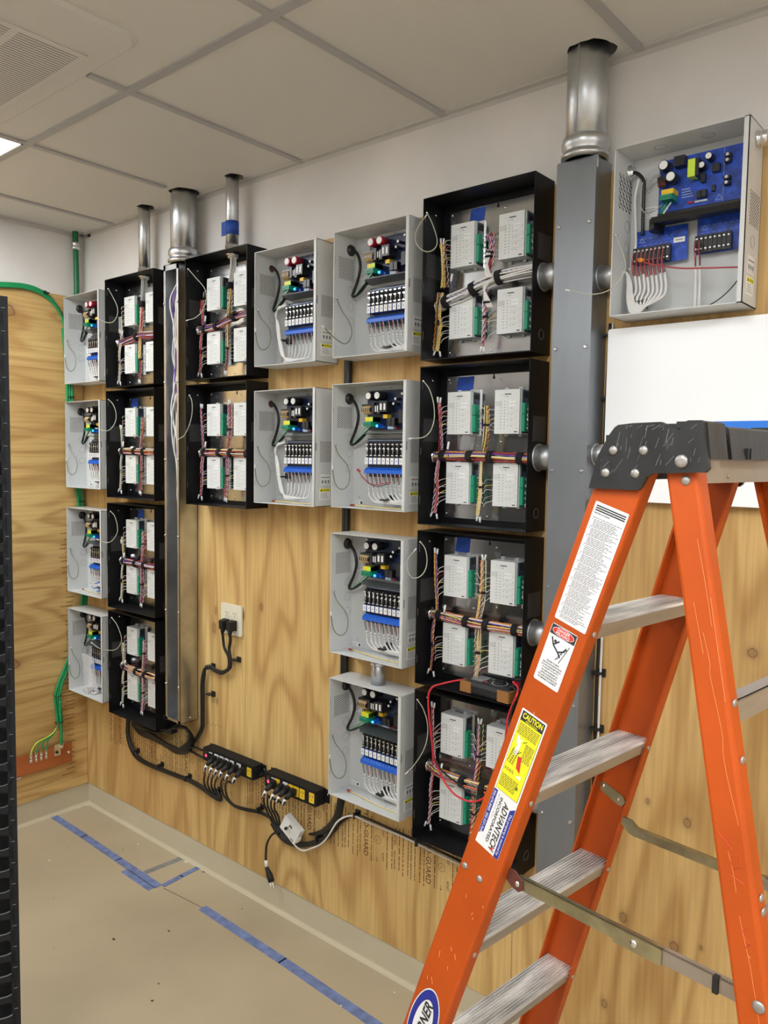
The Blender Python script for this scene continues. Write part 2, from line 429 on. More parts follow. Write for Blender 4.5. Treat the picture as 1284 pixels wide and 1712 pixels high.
# air cassette panel
t = thing('air_conditioner', 'flush ceiling air return panel with long thin slots at upper left', 'vent', (1.35, -1.22, H))
b = MB(); P0 = .42
def rrect(hx, hy, r, z, n=5):
    P = []
    for cx, cy, st in ((hx-r, hy-r, 0), (-hx+r, hy-r, 90), (-hx+r, -hy+r, 180), (hx-r, -hy+r, 270)):
        for k in range(n+1): a = math.radians(st+90*k/n); P.append((cx+r*math.cos(a), cy+r*math.sin(a), z))
    return P
b.loft(rrect(P0, P0, .05, .004), rrect(P0-.01, P0-.01, .05, -.004), 'ceiling_tile'); b.loft(rrect(P0-.01, P0-.01, .05, -.004), rrect(P0-.10, P0-.10, .02, -.010), 'ceiling_tile')
b.build('panel', t)
b = MB(); b.box(-.26, .26, -.355, .355, -.0125, -.0102, 'ceiling_tile')
for (ya, yb) in ((.19, .342), (.02, .17), (-.15, .0), (-.32, -.17)):
    for k in range(40):
        x = -.235+k*.01205; b.box(x, x+.0030, ya, yb, -.0129, -.0120, 'print_grey')
b.build('grille', t)
# plywood
def ply_sheet(x0, x1, lab):
    o = MB().box(x0+.001, x1-.001, -.0105, -.0003, .112, 2.462, 'ply_vertical').build('plywood_panel')
    tag(o, lab, 'panel', 'plywood sheets on the back wall'); return o
sh = [ply_sheet(0, 1.204, 'vertical-grain plywood sheet behind the leftmost enclosures up to the corner'),
      ply_sheet(1.204, 2.41, 'vertical-grain plywood sheet behind the middle enclosures and second power strip'),
      ply_sheet(2.41, 3.62, 'plywood sheet with knots behind the orange ladder and white board'),
      ply_sheet(3.62, 4.83, 'plywood sheet at the far right beyond the ladder')]
def stamp_col(b, x, z1, z0, rnd, dash=.004, th=.0028):
    z = z1
    while z > z0:
        L = rnd.choice((.006, .010, .016, .022)); b.box(x-th/2, x+th/2, -.0109, -.0105, max(z0, z-L), z, 'stamp'); z -= L+rnd.choice((.002, .0025, .006))
rnd = random.Random(4)
def down_text(b, txt, x, ztop, wd, ht, m='stamp', Y=-.0108): put_text(b, txt, (x, Y, ztop), (0, 0, -1), (1, 0, 0), wd, ht, m, .01)
for (s_, xa, xb) in ((0, .22, 1.19), (1, 1.22, 2.39)):
    b = MB(); x = xa; k = 0
    while x < xb-.05:
        z0 = .362+rnd.uniform(0, .02); z1 = .535+rnd.uniform(-.03, .01)
        ph = k % 14
        if ph == 5 and x < xb-.06: down_text(b, 'PYRO-GUARD', x-.004, .545, .165, .020); x += .030
        elif ph == 7 and x < xb-.06:
            b.box(x-.012, x-.0112, -.0109, -.0105, z0, .54, 'stamp')
            b.ring((x+.006, -.0104, .452), (0, 1, 0), .013, .0007, 'stamp'); down_text(b, 'UL', x+.002, .457, .010, .008); down_text(b, '19', x, .39, .012, .008); x += .030
        elif ph == 8: down_text(b, 'KDAT', x-.004, .50, .030, .009); down_text(b, 'KDAT', x-.004, .415, .030, .009); x += .018
        elif ph == 11: down_text(b, 'TREATED', x-.004, .52, .06, .010); stamp_col(b, x, .44, z0, rnd); x += .019
        else: stamp_col(b, x, z1, z0, rnd); x += rnd.choice((.012, .016, .021))
        k += 1
    b.build('fire_stamp', sh[s_], 'dark brown grade stamps reading PYRO-GUARD', kind='stuff')
# pencil/green scribble under the outlet
b = MB(); P = [aty(*p, -.0102) for p in ((345, 1211), (350, 1208), (352, 1213), (357, 1209), (360, 1214), (365, 1210), (368, 1216), (372, 1213))]
b.tube(P, .0010, 'green_mark', 4); b.build('marker_scribble', sh[0])
o = MB().box(.0003, .012, -1.215, -.013, .112, 2.452, 'ply_horizontal').build('plywood_panel')
tag(o, 'wavy-grain plywood sheet on the left wall behind the green cables', 'panel')
b = MB(); z = 1.35
while z > .17:
    L = rnd.uniform(.03, .075); b.box(.012, .0126, -.115-rnd.uniform(0, .012)+.045, -.125+.045-L*.9, z-.002, z+.0005, 'stamp')
    z -= rnd.choice((.018, .024, .03))
b.build('fire_stamp', o, 'short dark stamp lines near the corner', kind='stuff')
# floor markings
def strip(name, pts, wd, m, lab, cat, z=.0012, group=None):
    """tape following points on the floor"""
    b = MB(); P = [Vector((p[0], p[1], 0)) for p in pts]
    for a, c in zip(P, P[1:]):
        d = (c-a).normalized(); n = Vector((-d.y, d.x, 0))*wd/2; a2 = a-d*.003; c2 = c+d*.003
        q = [a2-n, c2-n, c2+n, a2+n]; b.loft([(v.x, v.y, .0001) for v in q], [(v.x, v.y, z) for v in q], m)
    return tag(b.build(name), lab, cat, group)
strip('masking_tape', [(.02, -.188), (.30, -.192), (.60, -.20), (.905, -.207)], .034, 'floor_tape', 'long blue tape strip on the floor starting at the left wall', 'tape', group='blue tape on the floor')
strip('masking_tape', [(.70, -.232), (.90, -.236)], .03, 'floor_tape', 'short blue tape strip doubled beside the end of the long one near the tape corner', 'tape', group='blue tape on the floor')
strip('masking_tape', [(.915, -.19), (.91, -.10), (.905, -.018)], .024, 'floor_tape', 'blue tape strip running from the tape corner back to the baseboard', 'tape', .002, group='blue tape on the floor')
strip('masking_tape', [(1.16, -.180), (1.62, -.190), (2.25, -.215)], .036, 'floor_tape', 'blue tape strip on the floor nearest the ladder', 'tape', group='blue tape on the floor')
strip('grey_tape', [(.775, -.182), (.788, -.018)], .030, 'grey_tape', 'dull grey tape strip across the floor near the tape corner', 'tape', .001)
b = MB(); b.tube([(.93, -.20, .0004), (1.04, -.19, .0004), (1.16, -.18, .0004)], .0012, 'print', 4); struct(b.build('trim_4'))
rnd = random.Random(11)
deb = [((368, 1435), .005, 'stamp'), ((83+0, 1439), .008, 'off_white'), ((190, 1570), .010, 'stamp'), ((283, 1557), .007, 'stamp'), ((254, 1674), .007, 'stamp'), ((265, 1645), .006, 'stamp'),
       ((124, 1347), .007, 'off_white'), ((147, 1342), .008, 'off_white'), ((230, 1412), .007, 'off_white'), ((343, 1457), .006, 'stamp'), ((316, 1440), .012, 'off_white'), ((115, 1418), .003, 'stamp'),
       ((89, 1502), .003, 'stamp'), ((405, 1520), .003, 'stamp'), ((90, 1585), .002, 'print'), ((570, 1712-30), .004, 'off_white'), ((205, 1420), .003, 'stamp'), ((660, 1620+40), .005, 'off_white')]
for i, (p, s_, m) in enumerate(deb):
    q = atz(*p, 0); q.y = min(q.y, -.02); q.x = max(q.x, .02); b = MB(); a = rnd.uniform(0, 3)
    P = [(q.x+s_*math.cos(a+k*1.26)*rnd.uniform(.3, 1.3), q.y+s_*math.sin(a+k*1.26)*rnd.uniform(.2, .8)) for k in range(5)]
    b.loft([(*v, .0002) for v in P], [(*v, .0018) for v in P], m)
    tag(b.build('debris'), 'small pale chip of debris on the tan floor' if m == 'off_white' else 'small dark scrap of debris on the tan floor', 'debris', 'pale chips on the floor' if m == 'off_white' else 'dark scraps on the floor')
# ---------------------------------------------------------------- shared enclosure geometry
_mesh = {}
def shared(key, fn, name, parent, label=None, kind=None, loc=None):
    """one mesh per kind, a separate object for every copy"""
    if key not in _mesh: b = MB(); fn(b); _mesh[key] = b.mesh(name)
    return link(_mesh[key], name, parent, label, kind, loc)
def perf(b, X, y0, y1, z0, z1, nx=7, nz=10, m='hole', t=.0012, r=.0021):
    """staggered round perforations through a side panel at x = X"""
    for j in range(nz*2-1):
        for i in range(nx-(j % 2)):
            y = y0+(y1-y0)*(i+.5*(j % 2))/(nx-1); z = z0+(z1-z0)*j/(2*nz-2)
            b.tube([(X-t, y, z), (X+t, y, z)], r, m, 6)
def steel_box(b, W, D, Hh, m, lip=.012, t=.002):
    b.box(0, W, -t, 0, 0, Hh, m)
    b.box(0, t, -D, 0, 0, Hh, m).box(W-t, W, -D, 0, 0, Hh, m)
    b.box(0, W, -D, 0, 0, t, m).box(0, W, -D, 0, Hh-t, Hh, m)
    if lip: b.box(W-lip, W, -D, -D+t, 0, Hh, m)
GW, GD, GH = .306, .105, .394
BW, BD, BH = .364, .1024, .4605

# ---- grey power supply enclosures
def g_shell(b):
    steel_box(b, GW, GD, GH, 'grey_paint')
    perf(b, .001, -.080, -.014, .258, .324); perf(b, GW-.001, -.078, -.012, .150, .216)
    for z in (.225, .175, .125): b.ring((.0022, -.024, z), (1, 0, 0), .0135, .0006, 'grey_line')
    for x in (.09, .20): b.ring((x, -.052, GH-.0022), (0, 0, 1), .0145, .0007, 'grey_line')
    for x in (.12, .22): b.ring((x, -.052, .0022), (0, 0, 1), .0125, .0006, 'grey_line')
    b.box(GW, GW+.0004, -.101, -.0985, .186, .212, 'hole'); b.box(.002, .0026, -.101, -.100, .065, .08, 'grey_line'); b.box(.002, .0026, -.101, -.100, .30, .32, 'grey_line')
    for x, z in ((.04, .33), (.27, .035), (.03, .03), (.16, .385)): b.dome((x, -.002, z), (0, -1, 0), .004, .0025, 'zinc', 8)
def g_grommet(b):
    b.lathe((.002, -.028, .353), [(.018, 0), (.018, .003), (.014, .005), (.014, .010), (.008, .011)], (1, 0, 0), 'insulator', 18)
    b.lathe((-.001, -.028, .353), [(.018, 0), (.018, -.004), (.01, -.006)], (1, 0, 0), 'insulator', 18)
def g_hole(b): b.cyl((.002, -.028, .353), (.0024, -.028, .353), .012, 'coil_tan' if 0 else 'brown_wire', 18); b.ring((.0024, -.028, .353), (1, 0, 0), .0125, .0008, 'grey_line')
def g_cord(b):
    b.tube(crv([(-.012, -.03, .36), (.012, -.030, .356), (.042, -.036, .330), (.052, -.036, .292), (.037, -.032, .25), (.016, -.03, .212), (.022, -.03, .204), (.05, -.032, .214), (.085, -.04, .236)]), .0048, 'cord_black', 8)
def g_leads(b):
    for i, m in enumerate(('green_wire', 'white_wire', 'green_wire', 'black_wire')):
        o = i*.004; b.tube(crv([(.020+o, -.032, .206), (.050+o, -.036-o*.5, .222), (.090+o, -.052, .244), (.118+o, -.054, .264)]), .0017, m, 5)
def g_loop(b):
    b.tube(crv([(.004, -.092, .197), (.016, -.088, .170), (.045, -.080, .138), (.058, -.080, .105), (.052, -.084, .070), (.030, -.092, .058), (.012, -.100, .078), (.004, -.104, .122)]), .0017, 'ground_dark', 5)
    b.lathe((.002, -.092, .200), [(.004, 0), (.004, .004), (.002, .006)], (1, 0, 0), 'zinc', 8); b.cyl((.004, -.104, .12), (.004, -.104, .134), .0022, 'label_white', 6)
def g_psu(b, m='pcb_navy'):
    b.box(.078, .292, -.020, -.0185, .250, .376, m)
    for x, z in ((.082, .254), (.288, .254), (.082, .372), (.288, .372)): b.cyl((x, -.002, z), (x, -.021, z), .003, 'zinc', 6)
    b.box(.125, .135, -.055, -.02, .300, .335, 'fuse_black').box(.142, .155, -.050, -.02, .300, .330, 'fuse_black')
    b.box(.160, .190, -.058, -.02, .305, .338, 'cap_black'); b.box(.163, .170, -.059, -.058, .311, .331, 'label_white'); b.box(.178, .185, -.059, -.058, .311, .331, 'label_white')
    b.box(.136, .140, -.0515, -.050, .306, .325, 'label_white').box(.1445, .148, -.0515, -.050, .306, .325, 'label_white')
    b.box(.160, .178, -.04, -.02, .286, .298, 'outlet_yellow').box(.182, .196, -.045, -.02, .262, .286, 'fuse_black').box(.199, .212, -.045, -.02, .262, .286, 'fuse_black')
    b.box(.176, .200, -.035, -.02, .252, .261, 'trace_white').box(.206, .210, -.035, -.02, .253, .257, 'label_red').box(.150, .158, -.035, -.02, .255, .262, 'strip_blue')
    for x, z in ((.214, .345), (.206, .33), (.24, .36), (.26, .335)): b.cyl((x, -.02, z), (x, -.045, z), .005, 'cap_black', 10).cyl((x, -.045, z), (x, -.0455, z), .004, 'label_white', 10)
    b.box(.232, .262, -.05, -.02, .27, .31, 'fuse_black').box(.270, .285, -.04, -.02, .26, .35, 'fuse_black')
def g_cap(m):
    def f(b):
        b.lathe((0, 0, 0), [(.0135, 0), (.0135, .034), (.0125, .036)], (0, -1, 0), m, 18); b.lathe((0, -.0362, 0), [(.0105, 0), (.0105, .0004)], (0, -1, 0), 'label_white', 18)
    return f
def g_coil(b):
    for k in range(4): b.ring((.090+k*.008, -.046, .313), (1, 0, 0), .0105, .0036, 'coil_tan', 14)
    b.box(.084, .122, -.058, -.02, .308, .318, 'cap_black'); b.box(.080, .128, -.05, -.02, .326, .332, 'cap_black')
def g_term(b):
    b.box(.100, .132, -.056, -.02, .276, .290, 'yellow').box(.118, .132, -.0565, -.02, .276, .290, 'yellow_green')
    b.box(.096, .130, -.062, -.02, .260, .275, 'green_terminal')
    for k in range(4): b.box(.099+k*.0078, .104+k*.0078, -.0625, -.062, .263, .270, 'green_dark')
    b.dome((.140, -.045, .262), (0, -1, 0), .004, .004, 'led_green', 8); b.box(.134, .147, -.045, -.02, .256, .268, 'strip_blue')
def g_tray(b):
    b.prism([(.074, -.004), (.292, -.004), (.292, -.085), (.120, -.085), (.074, -.040)], 'z', .236, .238, 'tray_plastic')
def g_fuseboard(b): b.box(.080, .294, -.018, -.0165, .100, .222, 'pcb_navy'); b.box(.080, .294, -.0185, -.018, .215, .219, 'trace_white')
def g_fuse(b):
    b.box(-.0062, .0062, -.016, 0, -.024, .024, 'fuse_black'); b.cyl((0, -.018, -.016), (0, -.018, .016), .0028, 'plate_steel', 8)
    for z in (-.019, .016, .002): b.box(-.0045, .0045, -.0215, -.016, z, z+.0035, 'zinc')
def g_relay(b):
    b.box(-.0072, .0072, -.020, 0, -.010, .010, 'relay_blue'); b.box(-.0068, .0068, -.0206, -.020, -.0102, .0102, 'label_white'); b.box(-.0016, .0016, -.0209, -.0206, -.003, .003, 'grey_wire')
def g_strip(b):
    b.prism([(-.018, .130), (-.030, .130), (-.042, .122), (-.042, .111), (-.018, .111)], 'x', .086, .290, 'strip_blue')
    for k in range(16): b.cyl((.092+k*.0128, -.036, .1263), (.092+k*.0128, -.0372, .1275), .0026, 'relay_blue', 6)
def g_cables_right(b, only=0):
    rnd = random.Random(5)
    for i in range(8):
        if i != only: rnd.uniform(0, 1); rnd.uniform(0, 1); continue
        x = .096+i*.0185+rnd.uniform(-.002, .002); z = .073-rnd.uniform(0, .006)
        for dx, m in ((-.004, 'black_wire'), (.003, 'white_wire'), (.0, 'red_wire' if i % 2 else 'black_wire')): b.tube(crv([(x+dx, -.038, .112), (x+dx*1.5+.003, -.038, .096), (x+.004, -.036, z+.004)]), .0011, m, 4)
        zz = .020+i*.0016
        b.tube(crv([(x+.004, -.036, z+.006), (x+.006, -.036, z-.02), (x+.012, -.036, zz+.014), (x+.034, -.036-i*.001, zz), (min(x+.09, .28), -.038-i*.001, zz-.002), (.30, -.04-i*.001, zz-.004)]), .0029, 'white_wire', 6)
        for q in (.0, .010, .016): b.tube([(x+.0045, -.036, z-q), (x+.005, -.036, z-q-.0014)], .0031, 'print', 6)
def g_cables_left(b, only=0):
    rnd = random.Random(6)
    for i in range(7):
        if i != only: rnd.uniform(0, 1); rnd.uniform(0, 1); continue
        x = .100+i*.0185+rnd.uniform(-.002, .002); z = .070-rnd.uniform(0, .006)
        for dx, m in ((-.004, 'black_wire'), (.003, 'white_wire'), (.0, 'red_wire' if i % 2 else 'black_wire')): b.tube(crv([(x+dx, -.038, .112), (x+dx*1.5+.003, -.038, .096), (x+.004, -.036, z+.004)]), .0011, m, 4)
        o = i*.0042
        b.tube(crv([(x+.004, -.036, z+.006), (x+.004, -.038, .038+o*.3), (x-.014, -.046, .012+o*.4), (.098-o*.2, -.05, .028+o*.2), (.078-o*.5, -.05, .09), (.062-o*.5, -.046, .15), (.036+o*.3, -.04, .185+o*.2), (.050, -.036, .205+o*.3), (.085, -.03, .215+o*.4)]), .0027, 'white_wire', 6)
def g_tie(x, z):
    def f(b): b.box(x-.009, x+.009, -.014, -.002, z-.010, z+.012, 'insulator'); b.box(x-.010, x+.016, -.052, -.014, z-.004, z+.001, 'insulator')
    return f
def g_label(b):
    b.box(.006, .054, -.0026, -.002, .262, .280, 'label_white')
    for k in range(3): b.box(.010, .048-k*.006, -.0029, -.0026, .2755-k*.0045, .277-k*.0045, 'print_grey')
def g_ul(b):
    b.box(.012, .048, -.0026, -.002, .006, .019, 'label_white'); b.box(.036, .044, -.0029, -.0026, .008, .016, 'print'); b.box(.015, .028, -.0029, -.0026, .013, .0145, 'print_grey'); b.box(.015, .026, -.0029, -.0026, .009, .010, 'print_grey')
def g_side_label(b):
    X = GW; b.box(X, X+.0006, -.078, -.030, .070, .108, 'label_white')
    b.box(X+.0006, X+.0009, -.074, -.034, .096, .099, 'print_grey')
    for y in (-.072, -.058, -.044): b.box(X+.0006, X+.0009, y, y+.008, .078, .088, 'print_grey')
    for y in (-.075, -.034): b.box(X+.0006, X+.0009, y, y+.0006, .074, .102, 'print_grey')
    b.box(X+.0006, X+.0009, -.075, -.034, .074, .0746, 'print_grey')
def g_caution(b):
    X = GW; b.box(X, X+.0006, -.082, -.030, .022, .062, 'label_white'); b.box(X+.0006, X+.0009, -.080, -.032, .050, .060, 'label_yellow')
    b.poly([(X+.001, -.078, .051), (X+.001, -.068, .051), (X+.001, -.073, .0595)], 'print')
    put_text(b, 'CAUTION', (X+.001, -.066, .052), (0, 1, 0), (0, 0, 1), .032, .006, 'print', .02)
    for k in range(4): b.box(X+.0006, X+.0009, -.078, -.050+k*.003, .044-k*.005, .0452-k*.005, 'print_grey')
def g_wirenut(b):
    b.tube(crv([(.045, -.05, .006), (.10, -.06, .007), (.18, -.07, .006), (.27, -.07, .006)]), .0015, 'yellow_wire', 5); b.cyl((.036, -.049, .006), (.052, -.051, .006), .0035, 'red_wire', 8)
def g_redlead(b):
    b.tube(crv([(.066, -.045, .118), (.085, -.05, .100), (.13, -.052, .076), (.2, -.05, .085)]), .0016, 'red_wire', 5); b.tube(crv([(.066, -.045, .116), (.09, -.05, .095), (.14, -.053, .072), (.2, -.05, .08)]), .0014, 'black_wire', 5)
    b.lathe((.058, -.044, .122), [(.004, 0), (.005, .006), (.003, .014)], (.9, -.1, -.4), 'red_wire', 8)
def grey_box(x, ztop, label, caps='cap_black', cables='right', loop=None, extra=(), side=True, grommet=True):
    t = thing('power_supply_enclosure', label, 'electrical box', (x, -.012, ztop-GH), group='grey power supply enclosures')
    shared('gs', g_shell, 'enclosure_shell', t)
    (shared('gg', g_grommet, 'cord_grommet', t) if grommet else shared('gh', g_hole, 'knockout', t)); shared('gc', g_cord, 'inlet_cable', t); shared('gl', g_leads, 'supply_wires', t)
    if loop is None: shared('glo', g_loop, 'ground_wire', t)
    else: g_trace(t, loop, m='ground_dark', r=.0017)
    p = shared('gp', g_psu, 'power_supply_board', t, 'dark blue circuit board crowded with components')
    for cx in (.111, .1475): shared('cap'+caps, g_cap(caps), 'capacitor', p, loc=(cx, -.020, .357))
    shared('coil', g_coil, 'coil', p); shared('gt', g_term, 'input_terminal', p)
    shared('gtray', g_tray, 'divider_shelf', t)
    p = shared('gf', g_fuseboard, 'fuse_board', t)
    for i in range(11):
        X = .0935+i*.0178
        shared('fu', g_fuse, 'fuse_holder', p, loc=(X, -.018, .186)); shared('re', g_relay, 'relay', p, loc=(X, -.020, .151))
    shared('st', g_strip, 'terminal_strip', p)
    if cables == 'right': [shared('cr%d' % i, lambda b, i=i: g_cables_right(b, i), 'output_cable', t) for i in range(8)]; shared('tr', g_tie(.172, .030), 'cable_tie', t)
    else: [shared('cl%d' % i, lambda b, i=i: g_cables_left(b, i), 'output_cable', t) for i in range(7)]; shared('tl', g_tie(.072, .095), 'cable_tie', t)
    shared('lb', g_label, 'rating_label', t); shared('ul', g_ul, 'approval_label', t)
    if side: shared('sl', g_side_label, 'wiring_label', t); shared('ca', g_caution, 'caution_label', t, 'white label with a yellow caution band')
    for e in extra: shared(e[0], e[1], e[2], t)
    return t
def g_trace(t, spec, name='ground_wire', m='ground_wire', r=.0014):
    """hand-placed wire: list of (px, py, depth) or world triples, relative to its enclosure"""
    pts = [aty(a, b_, Y)-t.location for a, b_, Y in spec]
    b = MB(); b.tube(crv(pts), r, m, 6); b.dome(tuple(pts[0]), (1, -.4, 0), .004, .003, 'zinc', 8); b.tube([pts[-1], pts[-1]+(pts[-1]-pts[-2]).normalized()*.012], .0019, 'label_white', 6)
    return b.build(name, t)
AX, BX, CX = .0365, 1.3755, 1.7590
nut, rl = ('wn', g_wirenut, 'spare_wire'), ('rl', g_redlead, 'spare_lead')
grey_box(AX, 2.4378, 'grey enclosure with red-topped capacitors, highest of the column in the left corner', 'cap_red')
grey_box(AX, 1.9615, 'grey enclosure second from the top in the left corner column')
grey_box(AX, 1.4730, 'grey enclosure third down in the left corner column, blue scraps on its floor', extra=(nut,))
gA4 = grey_box(AX, .9978, 'grey enclosure lowest in the left corner column, holding a clear plastic bag')
grey_box(BX, 2.4338, 'grey enclosure with red capacitors between the tall black box and the upper middle stack', 'cap_red', 'left', grommet=False)
grey_box(BX, 1.9552, 'grey enclosure with white looped cables under its red-capacitor twin', 'cap_black', 'left', extra=(nut,), grommet=False)
def loopC(dy): return [(563, 498+dy, -.105), (571, 518+dy, -.10), (585, 540+dy, -.09), (588, 558+dy, -.09), (582, 572+dy, -.11), (573, 574+dy, -.13), (557, 563+dy, -.16), (543, 549+dy, -.19)]
grey_box(CX, 2.4378, 'grey enclosure with red capacitors at the top of the four-high middle stack', 'cap_red', loop=loopC(0))
grey_box(CX, 1.9600, 'grey enclosure second from the top of the middle stack, red lead beside its terminals', extra=(nut, rl))
grey_box(CX, 1.4816, 'grey enclosure third down in the middle stack, just above a short steel conduit', extra=(nut,))
grey_box(CX, 1.0015, 'grey enclosure at the bottom of the middle stack above the white cable', extra=(nut,))
# third corner enclosure: blue tape scraps, fourth: bag of screws
b = MB(); rnd = random.Random(3)
for k, (px, py) in enumerate(((163, 975), (160, 983), (166, 988))):
    q = aty(px, py, -.08); b.loft([(q.x-.012, q.y-.01, q.z-.004), (q.x+.012, q.y-.006, q.z), (q.x+.01, q.y+.012, q.z+.006), (q.x-.01, q.y+.01, q.z+.002)],
      [(q.x-.012, q.y-.01, q.z-.002), (q.x+.012, q.y-.006, q.z+.002), (q.x+.01, q.y+.012, q.z+.008), (q.x-.01, q.y+.01, q.z+.004)], 'strip_blue')
tag(b.build('tape_scrap'), 'crumpled blue scraps on the floor of the third grey enclosure in the corner', 'tape')
t = thing('screw_bag', 'clear plastic bag of silver screws slumped in the lowest grey corner enclosure', 'bag', (AX+.12, -.065, .9978-GH+.002))
b = MB(); rnd = random.Random(9); n = 14; rows = [(0, .055, .030), (.02, .062, .034), (.05, .055, .026), (.09, .05, .018), (.13, .052, .010), (.165, .058, .004), (.185, .060, .002)]
R_ = []
for z, a, c in rows:
    R_.append([((.0-z*.22)+a*math.cos(2*PI*k/n)*rnd.uniform(.88, 1.1), c*math.sin(2*PI*k/n)*rnd.uniform(.8, 1.2), z*.92+rnd.uniform(-.004, .004) if z else 0) for k in range(n)])
for A, B_ in zip(R_, R_[1:]):
    o = len(b.v); b.v += A+B_
    for k in range(n): b.face((o+k, o+(k+1) % n, o+n+(k+1) % n, o+n+k), 'bag', False)
b.build('bag_film', t)
b = MB()
for k in range(60):
    x, y = rnd.uniform(-.03, .05), rnd.uniform(-.028, .02); z = rnd.uniform(.003, .018); a, e = rnd.uniform(0, 6), rnd.uniform(-.5, .5)
    d = Vector((math.cos(a)*math.cos(e), math.sin(a)*math.cos(e), math.sin(e)))*.011; p = Vector((x, y, z)); b.tube([p, p+d], .0016, 'zinc', 5); b.tube([p, p+d*.12], .0036, 'zinc', 6)
b.build('screws', t, kind='stuff')

# ---- the large grey enclosure right of the steel trough
t = G = thing('power_supply_enclosure', 'grey enclosure with bright blue boards at far right above the white board', 'electrical box', (2.694, -.012, 2.079))
GW0, GH0 = GW, GH; GW, GH = .305, .397
b = MB(); steel_box(b, GW, GD, GH, 'grey_paint')
for j in range(9):
    for i in range(4):
        z = .275+j*.009; y = -.082+i*.019+(j % 2)*.006; b.tube([(.0005, y, z), (.0026, y+.011, z-.010)], .0014, 'hole', 5); b.box(.002, .0024, y, y+.010, z-.001, z+.001, 'grey_line')
for z in (.231, .178): b.ring((.0022, -.026, z), (1, 0, 0), .0135, .0008, 'grey_line')
for x in (.09, .2): b.ring((x, -.052, GH-.0022), (0, 0, 1), .0145, .0007, 'grey_line')
perf(b, GW-.001, -.078, -.012, .175, .245); b.ring((GW+.0002, -.05, .14), (1, 0, 0), .0135, .0007, 'grey_line')
for x, z in ((.035, .345), (.045, .315), (.27, .38)): b.dome((x, -.002, z), (0, -1, 0), .004, .003, 'zinc', 8)
b.build('enclosure_shell', t)
b = MB(); b.lathe((.002, -.021, .362), [(.018, 0), (.018, .003), (.013, .006), (.013, .012), (.008, .013)], (1, 0, 0), 'zinc', 18); b.build('cord_grommet', t)
b = MB(); b.tube(crv([(-.005, -.021, .362), (.02, -.024, .358), (.040, -.026, .335), (.042, -.026, .30), (.041, -.024, .25), (.041, -.022, .205)]), .0045, 'cord_black', 8); b.build('inlet_cable', t)
b = MB(); b.tube(crv([(.045, -.022, .315), (.055, -.026, .33), (.07, -.03, .337), (.085, -.034, .337)]), .003, 'grey_wire', 6)
b.tube(crv([(.03, -.03, .34), (.022, -.03, .30), (.024, -.028, .24), (.028, -.03, .18), (.018, -.03, .13), (.012, -.03, .125)]), .003, 'white_wire', 6)
b.tube(crv([(.040, -.03, .33), (.036, -.035, .29), (.05, -.045, .255), (.075, -.05, .248), (.098, -.048, .262)]), .0012, 'ground_wire', 5)
for i, m in enumerate(('green_wire', 'green_wire', 'white_wire')): b.tube(crv([(.098+i*.010, -.048, .262), (.099+i*.007, -.055, .250), (.100+i*.003, -.06, .236)]), .0018, m, 5)
b.build('supply_wires', t)
p_ = MB(); p_.box(.078, .268, -.022, -.020, .250, .372, 'pcb_bright')
def cap_at(b, x, z, r, h, m='cap_black'): b.lathe((x, -.022, z), [(r, 0), (r, h), (r*.93, h+.002)], (0, -1, 0), m, 18); b.lathe((x, -.0222-h-.0018, z), [(r*.8, 0), (r*.8, .0005)], (0, -1, 0), 'label_white', 18)
p_.box(.12, .145, -.045, -.022, .345, .368, 'cap_black').box(.155, .172, -.05, -.022, .312, .352, 'yellow_green').box(.172, .180, -.05, -.022, .312, .352, 'cap_black').box(.18, .19, -.035, -.022, .30, .32, 'cap_black')
p_.box(.205, .222, -.035, -.022, .318, .335, 'fuse_black').box(.172, .182, -.035, -.022, .266, .282, 'fuse_black').box(.184, .194, -.035, -.022, .266, .282, 'fuse_black').box(.204, .212, -.03, -.022, .276, .29, 'fuse_black')
for k in range(7): p_.box(.166+k*.0042, .169+k*.0042, -.026, -.022, .258, .262, 'label_white')
for k in range(3): p_.box(.150+k*.0045, .153+k*.0045, -.026, -.022, .259, .263, 'label_red')
for k in range(4): p_.box(.133, .152+k*.003, -.0224, -.022, .294-k*.006, .2955-k*.006, 'trace_white')
for x0 in (.086, .212):
    for a_, c_ in (((x0, .256), (x0+.016, .256)), ((x0+.016, .256), (x0+.008, .268)), ((x0+.008, .268), (x0, .256))): p_.tube([(a_[0], -.0225, a_[1]), (c_[0], -.0225, c_[1])], .0006, 'trace_white', 4)
for k in range(2):
    for q in range(2): p_.box(.232, .246, -.036, -.022, .345-k*.05-q*.012, .353-k*.05-q*.012, 'cap_black'); p_.cyl((.239, -.036, .349-k*.05-q*.012), (.239, -.038, .349-k*.05-q*.012), .0038, 'zinc', 8)
p_.box(.228, .2285, -.0224, -.022, .25, .372, 'trace_white')
pb = p_.build('power_supply_board', t, 'bright blue circuit board')
for x, z, r, h in ((.098, .352, .0125, .028), (.116, .322, .0125, .028), (.200, .352, .0085, .022), (.185, .335, .008, .022)): b = MB(); cap_at(b, x, z, r, h); b.build('capacitor', pb)
b = MB(); b.box(.097, .125, -.055, -.022, .281, .293, 'outlet_yellow').box(.096, .124, -.06, -.022, .268, .280, 'green_terminal')
for k in range(4): b.box(.099+k*.0065, .103+k*.0065, -.0605, -.06, .270, .276, 'green_dark')
b.build('input_terminal', pb)
b = MB(); b.box(.080, .105, -.04, -.022, .318, .330, 'cap_black')
for k in range(3): b.ring((.086+k*.006, -.040, .312), (1, 0, 0), .006, .0026, 'brown_wire', 10)
b.build('coil', pb)
b = MB(); b.box(.076, .268, -.020, -.004, .236, .250, 'insulator'); b.prism([(-.010, .247), (-.08, .226), (-.085, .218), (-.080, .212), (-.012, .222)], 'x', .085, .290, 'insulator')
